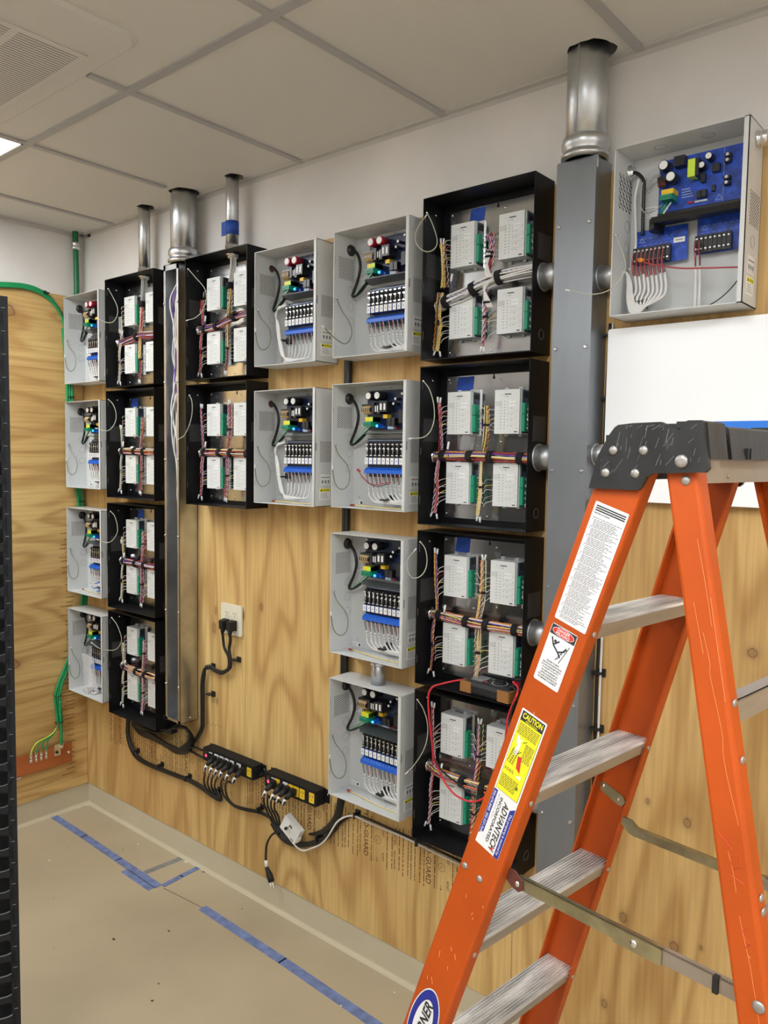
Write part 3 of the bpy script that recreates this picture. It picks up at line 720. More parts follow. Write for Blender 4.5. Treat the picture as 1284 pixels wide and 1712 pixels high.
b.prism([(.092, -.01), (.092, -.08), (.074, -.065), (.070, -.04)], 'z', .200, .226, 'insulator'); b.build('divider_shelf', t)
for (x0, x1, nn, z0, z1) in ((.022, .150, 9, .132, .216), (.172, .278, 8, .138, .222)):
    b = MB(); b.box(x0, x1, -.018, -.016, z0, z1, 'pcb_bright')
    for k in range(7): b.box(x0+.008+k*.013, x0+.016+k*.013, -.0184, -.018, z1-.020, z1-.0195, 'trace_white'); b.box(x0+.008+k*.013, x0+.0165+k*.013, -.0184, -.018, z1-.036, z1-.0355, 'trace_white')
    for a_, c_ in (((x0+.01, z1-.028), (x0+.024, z1-.028)), ((x0+.024, z1-.028), (x0+.017, z1-.018)), ((x0+.017, z1-.018), (x0+.01, z1-.028))): b.tube([(a_[0], -.0185, a_[1]), (c_[0], -.0185, c_[1])], .0006, 'trace_white', 4)
    pb = b.build('distribution_board', t)
    for k in range(nn):
        X = x0+.006+k*.0102
        b = MB(); b.box(X-.0046, X+.0046, -.034, -.018, z0+.002, z0+.040, 'cap_black')
        for zz in (z0+.009, z0+.032): b.lathe((X, -.034, zz), [(.0034, 0), (.0034, .002), (.002, .003)], (0, -1, 0), 'zinc', 8)
        b.build('screw_terminal', pb)
    b = MB(); b.box(x0+.095, x1-.006, -.0186, -.018, z0+.043, z0+.055, 'label_white'); b.box(x0+.1, x1-.011, -.019, -.0186, z0+.048, z0+.050, 'print_grey'); b.build('board_label', pb)
b = MB(); rnd = random.Random(12)
for i in range(8):
    X = .027+i*.0105; z = .098+rnd.uniform(-.004, .004)-(i % 2)*.004
    for dx, m in ((0, 'red_wire'), (.003, 'black_wire'), (-.002, 'red_wire')): b.tube(crv([(X, -.040, .165 if dx < 0 else .145), (X+dx, -.044, .130), (X+.006+dx, -.042, z+.004)]), .0010, m, 4)
    o = i*.0052
    b.tube(crv([(X+.007, -.042, z+.006), (X+.012, -.044, z-.03), (X+.006, -.048, .045), (.052+o*.4, -.056, .006+o*.55), (.032+o*.3, -.058, .016+o*.5), (.022+o*.3, -.054, .05+o*.2), (.018+o*.2, -.046, .090), (.006, -.036, .118), (-.03, -.036, .120)]), .0032, 'white_wire', 7)
for i in range(2):
    X = .175+i*.010
    b.tube(crv([(X, -.04, .165), (X+.002, -.046, .14), (X+.004, -.044, .118), (X+.004, -.04, .10)]), .0012, 'red_wire', 4); b.tube(crv([(X+.005, -.04, .16), (X+.006, -.045, .13), (X+.005, -.04, .10)]), .0010, 'black_wire', 4)
    b.tube(crv([(X+.004, -.04, .106), (X+.006, -.04, .07), (X+.007, -.042, .03), (X+.010, -.05, .004)]), .0034, 'white_wire', 7)
b.build('output_cables', t)
b = MB(); b.tube(crv([(.050, -.05, .137), (.09, -.07, .118), (.16, -.09, .096), (.22, -.09, .088), (.29, -.07, .084)]), .0019, 'red_wire', 6); b.lathe((.044, -.048, .140), [(.005, 0), (.006, .008), (.004, .016)], (1, -.3, -.3), 'orange_wire', 8); b.build('spare_lead', t)
b = MB(); b.tube(crv([(.195, -.05, .006), (.23, -.06, .014), (.26, -.06, .035), (.287, -.06, .066)]), .0014, 'black_wire', 5); b.build('spare_wire', t)
b = MB(); g_tie(.045, .040)(b); b.build('cable_tie', t)
b = MB(); b.box(.15, .185, -.01, -.002, .010, .018, 'insulator'); b.build('cable_tie', t)
b = MB(); b.box(.028, .068, -.0026, -.002, .252, .276, 'label_white')
for k in range(4): b.box(.033, .062-k*.004, -.003, -.0026, .270-k*.005, .2715-k*.005, 'print_grey')
b.build('rating_label', t)
b = MB(); g_side_label(b); b.build('wiring_label', t); b = MB(); g_caution(b); b.build('caution_label', t)
g_trace(t, [(1030, 393, -.118), (1036, 410, -.125), (1044, 432, -.13), (1045, 452, -.135), (1032, 474, -.145), (1012, 488, -.155), (985, 492, -.165), (953, 486, -.175)])
b = MB(); b.lathe((GW, -.05, .362), [(.018, 0), (.018, .006), (.013, .008), (.016, .012), (.016, .022), (.010, .024)], (1, 0, 0), 'zinc', 18); b.build('conduit_fitting', t)
GW, GH = GW0, GH0

# ---------------------------------------------------------------- black control enclosures
def b_shell(b):
    steel_box(b, BW, BD, BH, 'black_paint', .0)
    perf(b, .001, -.083, -.012, .246, .310, 8, 9, 'print_grey', .0011, .0017); perf(b, BW-.001, -.078, -.014, .246, .310, 8, 9, 'print_grey', .0011, .0017)
    b.box(.002, .0026, -.094, -.093, .395, .42, 'print_grey'); b.box(.002, .0026, -.097, -.096, .06, .085, 'print_grey'); b.box(.002, .0026, -.097, -.096, .205, .225, 'print_grey')
    b.ring((BW+.0002, -.05, .05), (1, 0, 0), .013, .0006, 'rack_edge')
    b.dome((.006, -.05, .425), (1, 0, 0), .004, .003, 'zinc', 8)
def b_plate(m):
    def f(b):
        b.box(.028, .335, -.006, -.004, .018, .438, m)
        for x, z in ((.034, .43), (.034, .03), (.18, .028), (.215, .42), (.14, .232), (.22, .245)): b.dome((x, -.006, z), (0, -1, 0), .0035, .002, 'zinc', 8)
        b.cyl((.192, -.006, .428), (.192, -.0065, .428), .0042, 'hole', 12); b.box(.190, .194, -.0065, -.006, .428, .440, 'hole')
        b.box(.130, .150, -.012, -.006, .262, .395, 'zinc'); b.box(.130, .150, -.012, -.006, .058, .185, 'zinc')
    return f
def b_module(b):
    b.box(0, .080, -.042, -.004, 0, .122, 'module_plastic'); b.box(.080, .083, -.036, -.004, 0, .122, 'module_side')
    b.box(.080, .084, -.03, -.004, .002, .12, 'pcb_navy'); b.box(.0835, .0865, -.028, -.008, .10, .115, 'hole')
    for x in (.012, .058): b.box(x, x+.010, -.008, -.002, .122, .130, 'module_plastic'); b.cyl((x+.005, -.008, .126), (x+.005, -.0086, .126), .002, 'hole', 6); b.box(x, x+.010, -.008, -.002, -.007, 0, 'module_side')
def b_front(b):
    Y = -.0424
    put_text(b, 'model', (.018, Y, .1075), (1, 0, 0), (0, 0, 1), .011, .0022, 'print_grey'); b.box(.032, .053, Y, -.042, .1078, .1105, 'print')
    put_text(b, 'CE', (.028, Y, .1005), (1, 0, 0), (0, 0, 1), .006, .0035, 'print_grey'); b.ring((.041, Y, .1022), (0, 1, 0), .002, .0004, 'print_grey', 8)
    for k in range(4): b.box(.003, .020+.004*(k % 2), Y, -.042, .088-k*.0035, .0888-k*.0035, 'print_grey')
    b.box(.044, .068, Y, -.042, .086, .090, 'label_white'); b.box(.044, .068, Y, -.042, .076, .080, 'label_white')
    for k in range(10):
        z = .088-k*.0082; b.box(.0318, .0334, Y, -.042, z, z+.0024, 'print'); b.box(.018, .0235, Y, -.042, z+.0004, z+.0018, 'print_grey')
        if k % 2 == 0 or k < 3: b.box(.0425, .0440, Y, -.042, z-.002, z, 'print'); b.box(.052, .0575, Y, -.042, z-.002, z-.0008, 'print_grey')
        if k > 3 and k % 2 == 0: b.box(.042, .073, Y, -.042, z+.0035, z+.0038, 'print_grey')
        if k % 2: b.box(.0725, .0738, Y, -.042, z, z+.0022, 'print_grey')
    b.box(.064, .074, Y, -.042, .004, .0068, 'print')
def b_term(n):
    def f(b):
        b.box(.084, .096, -.037, -.018, 0, n, 'green_terminal'); b.box(.085, .095, -.040, -.037, .001, n-.001, 'green_terminal')
        k = int(n/.005)
        for i in range(k): b.box(.0958, .0965, -.034, -.030, .0025+i*.005, .0045+i*.005, 'green_dark')
    return f
SETS = {'mixed': ('red_wire', 'orange_wire', 'purple_wire', 'white_wire', 'yellow_wire', 'brown_wire', 'red_wire', 'black_wire'),
        'white': ('white_wire', 'white_wire', 'white_wire', 'purple_wire', 'white_wire', 'white_wire', 'grey_wire', 'white_wire'),
        'purple': ('purple_wire', 'white_wire', 'yellow_wire', 'purple_wire', 'red_wire', 'white_wire', 'orange_wire', 'purple_wire'),
        'red': ('red_wire', 'white_wire', 'brown_wire', 'red_wire', 'purple_wire', 'white_wire', 'red_wire', 'orange_wire'),
        'yellow': ('yellow_wire', 'white_wire', 'orange_wire', 'yellow_wire', 'brown_wire', 'white_wire', 'yellow_wire', 'black_wire'),
        'pale': ('white_wire', 'grey_wire', 'white_wire', 'yellow_wire', 'grey_wire', 'white_wire', 'brown_wire', 'white_wire')}
def offs(path, dx, dy, dz): return [Vector(p)+Vector((dx, dy, dz)) for p in path]
def trunk(b, path, cols, r=.013, n=14, seed=0, wr=.0018):
    """bundle of strands running side by side round a path, some twisted in pairs"""
    rnd = random.Random(seed); P = resample(crv(path), .006); fr = frame(P)
    for k in range(n):
        an = 2*PI*k/n+rnd.uniform(-.1, .1); rr = r*(1 if k % 3 else .8); drift = rnd.uniform(-1.0, 1.0); ph = rnd.uniform(0, 6)
        tr = []
        for i, (p, (t_, a, c)) in enumerate(zip(P, fr)):
            q = an+drift*i/len(P)+.15*math.sin(ph+i*.15); tr.append(p+(a*math.cos(q)+c*math.sin(q))*rr)
        col = cols[k % len(cols)]
        if k % 2 and col != 'white_wire': b.twist(tr, .0013, (col, cols[(k*3+1) % len(cols)]), .016, .0011)
        else: b.tube(tr, wr, col, 5, False)
def bundle(b, path, cols, n=7, seed=0, spread=.006, wr=.0011):
    """loose vertical bundle of twisted pairs"""
    rnd = random.Random(seed); base_ = crv(path, 5)
    for k in range(n):
        dx, dy = rnd.uniform(-spread, spread), rnd.uniform(-spread, spread); ph = rnd.uniform(0, 6)
        tr = [p+Vector((dx*(1+.5*math.sin(ph+i*.25)), dy, 0)) for i, p in enumerate(base_)]
        b.twist(tr, .0014, (cols[k % len(cols)], cols[(k+3) % len(cols)]), .018, wr)
def taps(b, xa, xb, z0, z1, n, cols, seed=0, ya=-.045, yb=-.028):
    """short wires fanning from a bundle into a module's terminals"""
    rnd = random.Random(seed)
    for k in range(n):
        z = z0+(z1-z0)*k/max(1, n-1); d = rnd.uniform(-.012, .004); s_ = 1 if xb > xa else -1
        b.tube(crv([(xa, ya, z+d-.010), (xa+s_*.008, ya-.002, z+d), (xb-s_*.010, yb, z+.001), (xb, yb, z)], 4), .0011, cols[k % len(cols)], 4, False)
def ends(b, pts):
    for (x, y, z, tilt) in pts: b.tube([(x, y, z), (x+tilt, y, z+(.016 if z > .2 else -.016))], .0032, 'label_white', 6)
MODS = ((.060, .266), (.222, .266), (.060, .063), (.222, .063))
def black_box(x, ztop, label, plate='plate_steel', tkind='mixed', vl='red', vm='red', trunkpath=None, loop=None, tape=None, seed=0, top=False, straps=(.052, .148, .218, .312), upl=.365, upm=None, scol='white_wire', fat=1, tr_r=.0125):
    t = thing('control_enclosure', label, 'electrical box', (x, -.012, ztop-BH), group='black control enclosures')
    shared('bs', b_shell, 'enclosure_shell', t); shared('bp'+plate, b_plate(plate), 'back_plate', t)
    for i, (mx, mz) in enumerate(MODS):
        q = shared('bm', b_module, 'controller_module', t, loc=(mx, -.004, mz)); shared('bf', b_front, 'front_label', q)
        shared('t1', b_term(.047), 'terminal_block', q, loc=(0, 0, .006)); shared('t2', b_term(.030), 'terminal_block', q, loc=(0, 0, .054))
    T = SETS[tkind]; rs = seed*17+1
    if trunkpath is not False:
        tp = trunkpath or [(.002, -.024, .200), (.02, -.034, .201), (.05, -.048, .203), (.15, -.052, .202), (.25, -.052, .200), (.33, -.05, .198), (.362, -.046, .196)]
        b = MB(); trunk(b, tp, T, tr_r, 15, rs, .0018 if tr_r < .015 else .0026); tr = b.build('trunk_bundle', t, 'thick bundle of coloured twisted wires')
        PP = resample(crv(tp), .003)
        for sx in straps:
            i = min(range(len(PP)), key=lambda k: abs(PP[k].x-sx)); i = max(3, min(len(PP)-4, i))
            b = MB(); b.tube(PP[i-3:i+4], tr_r+.005, 'velcro', 14); b.build('hook_strap', tr)
        n0 = tp[0]
        b = MB(); b.lathe((.002, n0[1]-.002, n0[2]), [(.024, 0), (.024, .005), (.017, .005), (.017, .010), (.013, .010)], (1, 0, 0), 'plate_steel', 6); b.build('conduit_locknut', t)
    else:
        b = MB(); b.lathe((.002, -.033, .200), [(.024, 0), (.024, .005), (.017, .005), (.017, .010)], (1, 0, 0), 'plate_steel', 6); b.build('conduit_locknut', t)
    V = SETS[vl]; b = MB()
    bundle(b, [(.030, -.05, upl), (.034, -.05, .31), (.038, -.05, .26), (.036, -.046, .215)], V, 5*fat, rs+2, .005*fat)
    bundle(b, [(.034, -.046, .20), (.028, -.05, .15), (.028, -.05, .09), (.022, -.05, .032)], V, 6*fat, rs+3, .005*fat)
    ends(b, [(.027, -.05, upl, -.001), (.035, -.05, upl-.002, .002), (.014, -.05, .036, -.006), (.030, -.05, .030, .003)])
    b.tube([(.026, -.05, .113), (.030, -.05, .113)], .010, 'velcro', 8)
    b.build('left_wire_bundle', t)
    b = MB(); taps(b, .036, .060, .275, .335, 8, SETS['pale'], rs); taps(b, .030, .060, .075, .135, 8, SETS['pale'], rs+1); taps(b, .036, .060, .335, .35, 2, SETS['red'], rs+1)
    taps(b, .192, .157, .28, .34, 5, ('white_wire', 'purple_wire', 'white_wire', 'grey_wire'), rs+4); taps(b, .190, .157, .08, .14, 5, ('white_wire', 'grey_wire'), rs+5)
    taps(b, .196, .222, .275, .345, 7, SETS['pale'], rs+6); taps(b, .192, .222, .075, .135, 5, SETS['pale'], rs+7); taps(b, .335, .319, .28, .34, 6, ('white_wire', 'grey_wire'), rs+8); taps(b, .335, .319, .08, .14, 6, ('white_wire', 'grey_wire'), rs+9)
    b.build('terminal_wires', t, kind='stuff')
    V = SETS[vm]; b = MB(); um = upm or .345
    bundle(b, [(.196, -.044, um), (.198, -.046, .30), (.196, -.048, .25), (.190, -.05, .215)], V, 8, rs+10, .008)
    bundle(b, [(.188, -.05, .195), (.186, -.048, .14), (.186, -.048, .09), (.180, -.05, .034)], V, 7, rs+11, .006)
    ends(b, [(.176, -.05, .034, -.003), (.184, -.05, .030, .001)])
    if upm: ends(b, [(.194, -.044, um, -.003), (.200, -.044, um, .003)])
    b.tube([(.186, -.048, .112), (.186, -.048, .118)], .009, 'velcro', 8); b.tube([(.197, -.046, .288), (.197, -.046, .294)], .010, 'velcro', 8)
    b.build('middle_wire_bundle', t)
    b = MB(); b.tube(crv([(.080, -.064, .200), (.082, -.070, .212), (.080, -.070, .226)]), .0015, 'purple_wire', 5); b.tube([(.080, -.070, .222), (.084, -.070, .243)], .0032, 'label_white', 6); b.build('tagged_wire', t)
    if top:
        b = MB(); b.lathe((.213, -.045, BH-.002), [(.026, 0), (.026, -.006), (.020, -.006), (.020, -.014), (.016, -.014)], (0, 0, 1), 'zinc', 14); b.build('conduit_locknut', t)
        b = MB(); rnd = random.Random(rs)
        for k in range(12):
            a = rnd.uniform(0, 6.28); rr = rnd.uniform(.004, .013); b.tube(crv([(.213+rr*math.cos(a), -.045+rr*math.sin(a), BH-.01), (.213+rr*1.1*math.cos(a), -.046+rr*math.sin(a), BH-.05), (.200+rr*.7*math.cos(a), -.046+rr*.6*math.sin(a), BH-.10), (.198+rr*.6*math.cos(a), -.046, BH-.125)]), .0021, scol, 5)
        bundle(b, [(.198, -.048, BH-.12), (.198, -.05, .27), (.190, -.05, .20), (.186, -.05, .12)], SETS['yellow' if tkind != 'purple' else 'mixed'], 7, rs+20, .009, .0014)
        b.tube([(.198, -.047, BH-.128), (.198, -.047, BH-.104)], .015, 'velcro', 12)
        b.build('incoming_cables', t)
    if tape:
        b = MB(); x0, x1, z0, z1 = tape; b.poly([(x0, -.0064, z0), (x1-.004, -.0064, z0), (x1, -.0064, z1), (x0+.006, -.0064, z1)], 'blue_tape'); b.build('blue_tape', t, 'blue masking tape on the back plate')
    if loop: g_trace(t, loop, 'ground_wire', 'ground_wire', .0016)
    return t
FX, EX, DX = .3880, .9670, 2.1137
def px_loop(x, y, kx=1., ky=1., pts=None): return [(x+a*kx, y+b_*ky, Y) for a, b_, Y in pts]
Lp = [(0, 0, -.105), (8, 14, -.10), (15, 30, -.095), (15, 44, -.10), (8, 55, -.115), (-3, 56, -.13), (-16, 50, -.145)]
# corner column (four high)
black_box(FX, 2.4706, 'black enclosure with a thin conduit into its top, second column from the left corner', tkind='red', vl='pale', vm='red', trunkpath=[(.002, -.03, .20), (.04, -.042, .20), (.12, -.05, .205), (.2, -.052, .215), (.3, -.05, .21), (.362, -.046, .205)], straps=(.17,), top=True, seed=1, loop=px_loop(181, 483, 1, 1, Lp), upl=.24, scol='grey_wire')
black_box(FX, 1.9969, 'black enclosure second down in the column left of the open steel trough', tkind='purple', vl='pale', vm='red', seed=2, tape=(.045, .10, .395, .432), loop=px_loop(181.5, 668, 1, .92, [(0, 0, -.105), (7, 8, -.10), (12, 22, -.095), (12, 38, -.10), (5, 52, -.115), (-5, 57, -.13), (-18, 53, -.145)]), upl=.30)
black_box(FX, 1.5114, 'black enclosure third down in the column left of the open steel trough', tkind='red', vl='pale', vm='red', seed=3, tape=(.09, .14, .395, .432), loop=px_loop(185, 855, .9, .9, [(0, 0, -.105), (7, 8, -.10), (12, 24, -.095), (12, 40, -.10), (3, 54, -.115), (-8, 58, -.13), (-22, 53, -.145)]), upl=.28)
black_box(FX, 1.0352, 'black enclosure at the bottom of the column left of the open steel trough', tkind='purple', vl='pale', vm='purple', seed=4, loop=px_loop(187, 1033, .9, .9, [(0, 0, -.105), (10, 14, -.10), (18, 38, -.095), (14, 52, -.10), (3, 60, -.115), (-20, 58, -.13), (-35, 48, -.145)]), upl=.27)
# pair right of the open trough
black_box(EX, 2.4731, 'black enclosure under a taped conduit, right of the open steel trough', tkind='red', vl='red', vm='red', top=True, seed=5, trunkpath=[(.002, -.033, .200), (.03, -.044, .199), (.09, -.05, .20), (.15, -.052, .206), (.2, -.052, .22), (.27, -.052, .232), (.362, -.046, .235)], straps=(.055, .13, .235), loop=[(315, 450, -.118), (328, 465, -.11), (342, 482, -.10), (345, 500, -.10), (338, 520, -.11), (327, 531, -.118), (315, 535, -.122)], upl=.26)
black_box(EX, 1.9958, 'black enclosure with an open ground wire, below the one under the taped conduit', tkind='purple', vl='red', vm='red', seed=6, loop=[(317, 661, -.118), (321, 672, -.12), (321, 692, -.125), (316, 712, -.13), (308, 728, -.135), (299, 734, -.14)], upl=.375, upm=.385)
# right column (four high)
black_box(DX, 2.4728, 'black enclosure with thick white cables, top of the right-hand column by the closed steel duct', tkind='white', vl='yellow', vm='red', seed=7, tape=(.095, .150, .395, .435), trunkpath=[(.002, -.024, .165), (.03, -.036, .168), (.06, -.048, .174), (.12, -.052, .186), (.17, -.054, .202), (.23, -.054, .216), (.33, -.05, .222), (.362, -.046, .222)], straps=(.055, .150, .235),
    loop=[(714, 356, -.118), (722, 372, -.115), (730, 396, -.115), (730, 410, -.12), (722, 419, -.13), (710, 420, -.14), (698, 410, -.15), (694, 395, -.155), (699, 380, -.15), (710, 364, -.13)], upl=.34, fat=2, tr_r=.0155)
b = MB(); d1 = bpy.data.objects['control_enclosure.006']
for k in range(4):
    o = k*.0045; b.tube(crv([(.235, -.060, .214), (.215-o, -.064, .220), (.200-o*.8, -.060, .240), (.196+o*.7-.008, -.055, .275), (.196+o*.7-.008, -.052, .290)]), .0026, 'white_wire', 6)
    b.tube(crv([(.235, -.062, .206), (.212-o, -.066, .206), (.192-o*.4, -.062, .190), (.188+o, -.058, .160), (.198+o, -.055, .138)]), .0028, 'white_wire', 6)
b.tube([(.196, -.053, .276), (.196, -.053, .280)], .012, 'velcro', 10); b.tube([(.196, -.057, .150), (.196, -.057, .154)], .012, 'velcro', 10)
bundle(b, [(.186, -.05, .338), (.196, -.056, .332), (.204, -.056, .318), (.198, -.054, .292)], SETS['purple'], 6, 77, .008, .0013)
b.build('white_branch_cables', d1)
black_box(DX, 1.9943, 'black enclosure with a twisted-wire trunk and three black straps, second down in the right-hand column', tkind='mixed', vl='red', vm='yellow', seed=8, tape=(.062, .125, .395, .435), loop=[(708, 637, -.118), (718, 651, -.115), (725, 675, -.115), (726, 700, -.12), (720, 720, -.13), (708, 731, -.145), (690, 733, -.165)], upl=.36)
black_box(DX, 1.5154, 'black enclosure with a brown multimeter on its floor, third down in the right-hand column', plate='plate_steel', tkind='purple', vl='mixed', vm='yellow', seed=9, tape=(.070, .125, .395, .44), trunkpath=[(.002, -.024, .200), (.03, -.04, .203), (.08, -.05, .204), (.16, -.052, .200), (.25, -.052, .200), (.362, -.046, .200)], loop=[(703, 906, -.118), (711, 918, -.115), (714, 938, -.115), (710, 955, -.125), (700, 965, -.14), (688, 965, -.15), (681, 950, -.155), (682, 935, -.155), (692, 922, -.15)], upl=.39, upm=.385)
black_box(DX, 1.0357, 'black enclosure at the bottom of the right-hand column with a red test lead across it', plate='plate_steel', tkind='purple', vl='red', vm='mixed', seed=10, trunkpath=[(.002, -.024, .205), (.03, -.04, .206), (.06, -.05, .203), (.12, -.052, .200), (.2, -.052, .200), (.362, -.046, .200)], straps=(.15, .218, .312), loop=[(698, 1170, -.118), (708, 1186, -.115), (715, 1212, -.115), (713, 1240, -.12), (704, 1262, -.13), (690, 1282, -.145), (682, 1290, -.155)], upl=.40, upm=.385)

# ---------------------------------------------------------------- steel troughs, ducts and conduits
def spiral_pipe(name, lab, x, y, r, z0, z1, collar=True, m='galvanized', seam=True):
    t = thing(name, lab, 'pipe', (x, y, z0))
    b = MB(); b.tube([(0, 0, .0), (0, 0, z1-z0)], r, m, 40)
    if seam: b.box(-.0015, .0015, -r-.0012, -r+.001, .06, z1-z0, m)
    b.build('pipe', t)
    if collar:
        b = MB(); b.lathe((0, 0, 0), [(r+.001, .0), (r+.010, .004), (r+.010, .012), (r+.003, .018), (r+.003, .024), (r+.008, .030), (r+.009, .042), (r+.007, .052), (r+.001, .058)], (0, 0, 1), 'zinc' if 0 else m, 40); b.build('collar', t)
    return t
spiral_pipe('duct_pipe', 'round galvanized duct rising from the open trough to the ceiling', .888, -.065, .0505, 2.474, 2.86)
spiral_pipe('duct_pipe', 'round galvanized duct at upper right rising from the closed trough to the ceiling', 2.592, -.068, .0505, 2.482, 2.86)
def conduit(lab, x, z0, tape=None, r=.0235):
    t = thing('conduit', lab, 'pipe', (x, -.057, z0))
    b = MB(); b.tube([(0, 0, 0), (0, 0, 2.86-z0)], r, 'galvanized', 28); b.build('pipe', t)
    b = MB(); b.lathe((0, 0, 0), [(r+.007, 0), (r+.007, .006), (r+.003, .007), (r+.003, .026), (r+.001, .028)], (0, 0, 1), 'zinc', 24); b.build('connector', t)
    if tape: b = MB(); b.tube([(0, 0, tape[0]), (0, 0, tape[1])], r+.0008, 'blue_tape', 28); b.box(-r-.009, -r*.2, -r-.0012, -r-.0004, tape[0]-.004, tape[1]-.003, 'blue_tape'); b.build('tape_band', t, 'blue tape band')
conduit('thin steel conduit from the corner black enclosure up to the ceiling', .603, 2.4712)
conduit('thin steel conduit wrapped with a blue tape band', 1.178, 2.4737, (.065, .115))
# open trough
TX0, TX1, TD, TZ0, TZ1 = .802, .903, .100, .636, 2.474
t = TL = thing('wire_trough', 'long open-front steel wire trough full of white and purple cables', 'trough', (0, 0, 0))
b = MB(); m = 'galvanized'
b.box(TX0, TX1, -.0140, -.012, TZ0, TZ1, m).box(TX0, TX0+.002, -TD, -.012, TZ0, TZ1, m).box(TX1-.002, TX1, -TD, -.012, TZ0, TZ1, m).box(TX0, TX1, -TD, -.012, TZ0, TZ0+.002, m).box(TX0, TX1, -TD, -.012, TZ1-.002, TZ1, m)
b.box(TX0, TX0+.014, -TD, -TD+.002, TZ0, TZ1, m).box(TX1-.014, TX1, -TD, -TD+.002, TZ0, TZ1, m).box(TX0, TX1, -TD, -TD+.002, TZ1-.022, TZ1, m).box(TX0, TX1, -TD, -TD+.002, TZ0, TZ0+.012, m)
for z in (2.324, 2.015, 1.707, 1.400, 1.094, .788):
    for x in (TX0+.007, TX1-.007): b.lathe((x, -TD, z), [(.0045, 0), (.0045, .003), (.003, .005)], (0, -1, 0), 'zinc', 8)
b.dome((TX1, -.05, .652), (1, 0, 0), .004, .003, 'zinc', 8); b.build('channel', t)
b = MB(); b.lathe((.855, -.055, TZ1-.004), [(.024, 0), (.024, -.008), (.018, -.009), (.018, -.018)], (0, 0, 1), 'zinc', 16); b.build('conduit_locknut', t)
rnd = random.Random(21)
for k in range(24):
    a, rr = rnd.uniform(0, 6.28), rnd.uniform(.002, .014); x, y = .855+rr*math.cos(a), -.055+rr*math.sin(a)
    zend = rnd.choice((2.20, 1.72, 1.95, 1.72, 1.84, 1.72, 1.5)); mm = 'purple_wire' if k % 5 == 0 else 'white_wire'; P = [(x, y, TZ1-.012), (x, y, TZ1-.06)]; z = TZ1-.14
    while z > zend: P.append((x+rnd.uniform(-.020, .018), y-rnd.uniform(0, .026), z)); z -= .11
    if zend > 2.1: P += [(x+.004, y-.012, zend), (TX0+.02, -.04, zend-.03), (TX0-.001, -.046, zend-.01)] if k % 2 else [(x+.006, y-.015, zend), (TX1-.02, -.04, zend+.01), (TX1-.004, -.04, zend+.03)]
    else: P += [(x+.002, y-.008, zend-.03), (x+.010, y-.004, zend-.07), (x+.020, y+.004, zend-.05), (x+.024, y+.01, zend-.01)]
    b = MB(); b.tube(crv(P, 4), .0028, mm, 6, False); b.build('trough_cable', t, 'purple cable' if k % 5 == 0 else None)
for k in range(3): b = MB(); b.tube(crv([(.862+k*.004, -.06, 1.75), (.868, -.062, 1.6), (.876+k*.003, -.06, 1.45), (.884+k*.002, -.055, 1.30), (.89, -.048, 1.22)], 4), .0024, ('purple_wire', 'white_wire', 'purple_wire')[k], 6); b.build('trough_cable', t)
for k in range(5): b = MB(); b.tube(crv([(.884-k*.002, -.05, .94), (.880-k*.003, -.052, .86), (.868-k*.004, -.05, .80), (.868, -.03-k*.004, .775)], 4), .0018, 'white_wire', 5); b.build('trough_cable', t)
for z in (1.20, .79): b = MB(); b.lathe((TX1-.002, -.045, z), [(.022, 0), (.022, -.010), (.013, -.012)], (1, 0, 0), 'insulator', 14); b.build('conduit_bushing', t)
# closed trough
X0, X1, Z0, Z1 = 2.532, 2.638, .60, 2.482
t = thing('wire_trough', 'tall closed galvanized duct with screwed cover beside the right-hand black column', 'trough', (0, 0, 0))
b = MB(); b.box(X0, X1, -.098, -.012, Z0, Z1, 'duct_steel'); b.box(X1, X1+.001, -.098, -.09, Z1-.03, Z1, 'zinc'); b.build('channel', t)
b = MB(); b.box(X0-.001, X1+.0005, -.100, -.098, Z0, Z1-.004, 'duct_steel'); b.build('cover', t)
b = MB()
for z in (2.321, 2.014, 1.703, 1.397, 1.094, .783):
    for x in (X0+.011, X1-.012): b.lathe((x, -.1, z), [(.0055, 0), (.0055, .002), (.0035, .004), (.0035, .0055)], (0, -1, 0), 'zinc', 8)
split_build(b, 'cover_screw', t)
# nipples between enclosures and the closed trough
def nipple(lab, z, xa, xb, y=-.058, r=.0335):
    t = thing('conduit_nipple', lab, 'pipe', (0, 0, 0), group='short conduits into the closed duct')
    b = MB(); b.tube([(xa, y, z), (xb, y, z)], r, 'nipple_steel', 28); b.build('sleeve', t)
    b = MB(); b.lathe((xa, y, z), [(r+.004, 0), (r+.004, .004), (r, .005)], (1, 0, 0), 'nipple_steel', 28); b.build('flange', t)
nipple('short round conduit joining the top right-hand black enclosure to the closed duct', 2.213, DX+BW, X0)
nipple('short round conduit joining the second right-hand black enclosure to the closed duct', 1.735, DX+BW, X0)
nipple('short round conduit joining the multimeter enclosure to the closed duct', 1.257, DX+BW, X0)
nipple('short round conduit joining the bottom right-hand black enclosure to the closed duct', .79, DX+BW, X0)
nipple('short round conduit from the closed duct to the grey enclosure with blue boards', 2.190, X1, 2.694, -.055, .028)
nipple('short round conduit from the closed duct toward the ladder top, below the white board', 1.745, X1, 2.668, -.05, .026)
t = thing('conduit_nipple', 'short upright steel conduit between the two lowest grey enclosures of the middle stack', 'pipe', (CX+.165, -.062, 1.0018))
b = MB(); b.tube([(0, 0, 0), (0, 0, .086)], .0235, 'galvanized', 24); b.build('sleeve', t)
b = MB(); b.lathe((0, 0, .064), [(.028, 0), (.028, .008), (.025, .009), (.025, .022)], (0, 0, 1), 'zinc', 12); b.build('locknut', t)
for (za, zb, lab) in ((2.012, 1.9945, 'short conduit in the gap between the two highest enclosures'),): pass
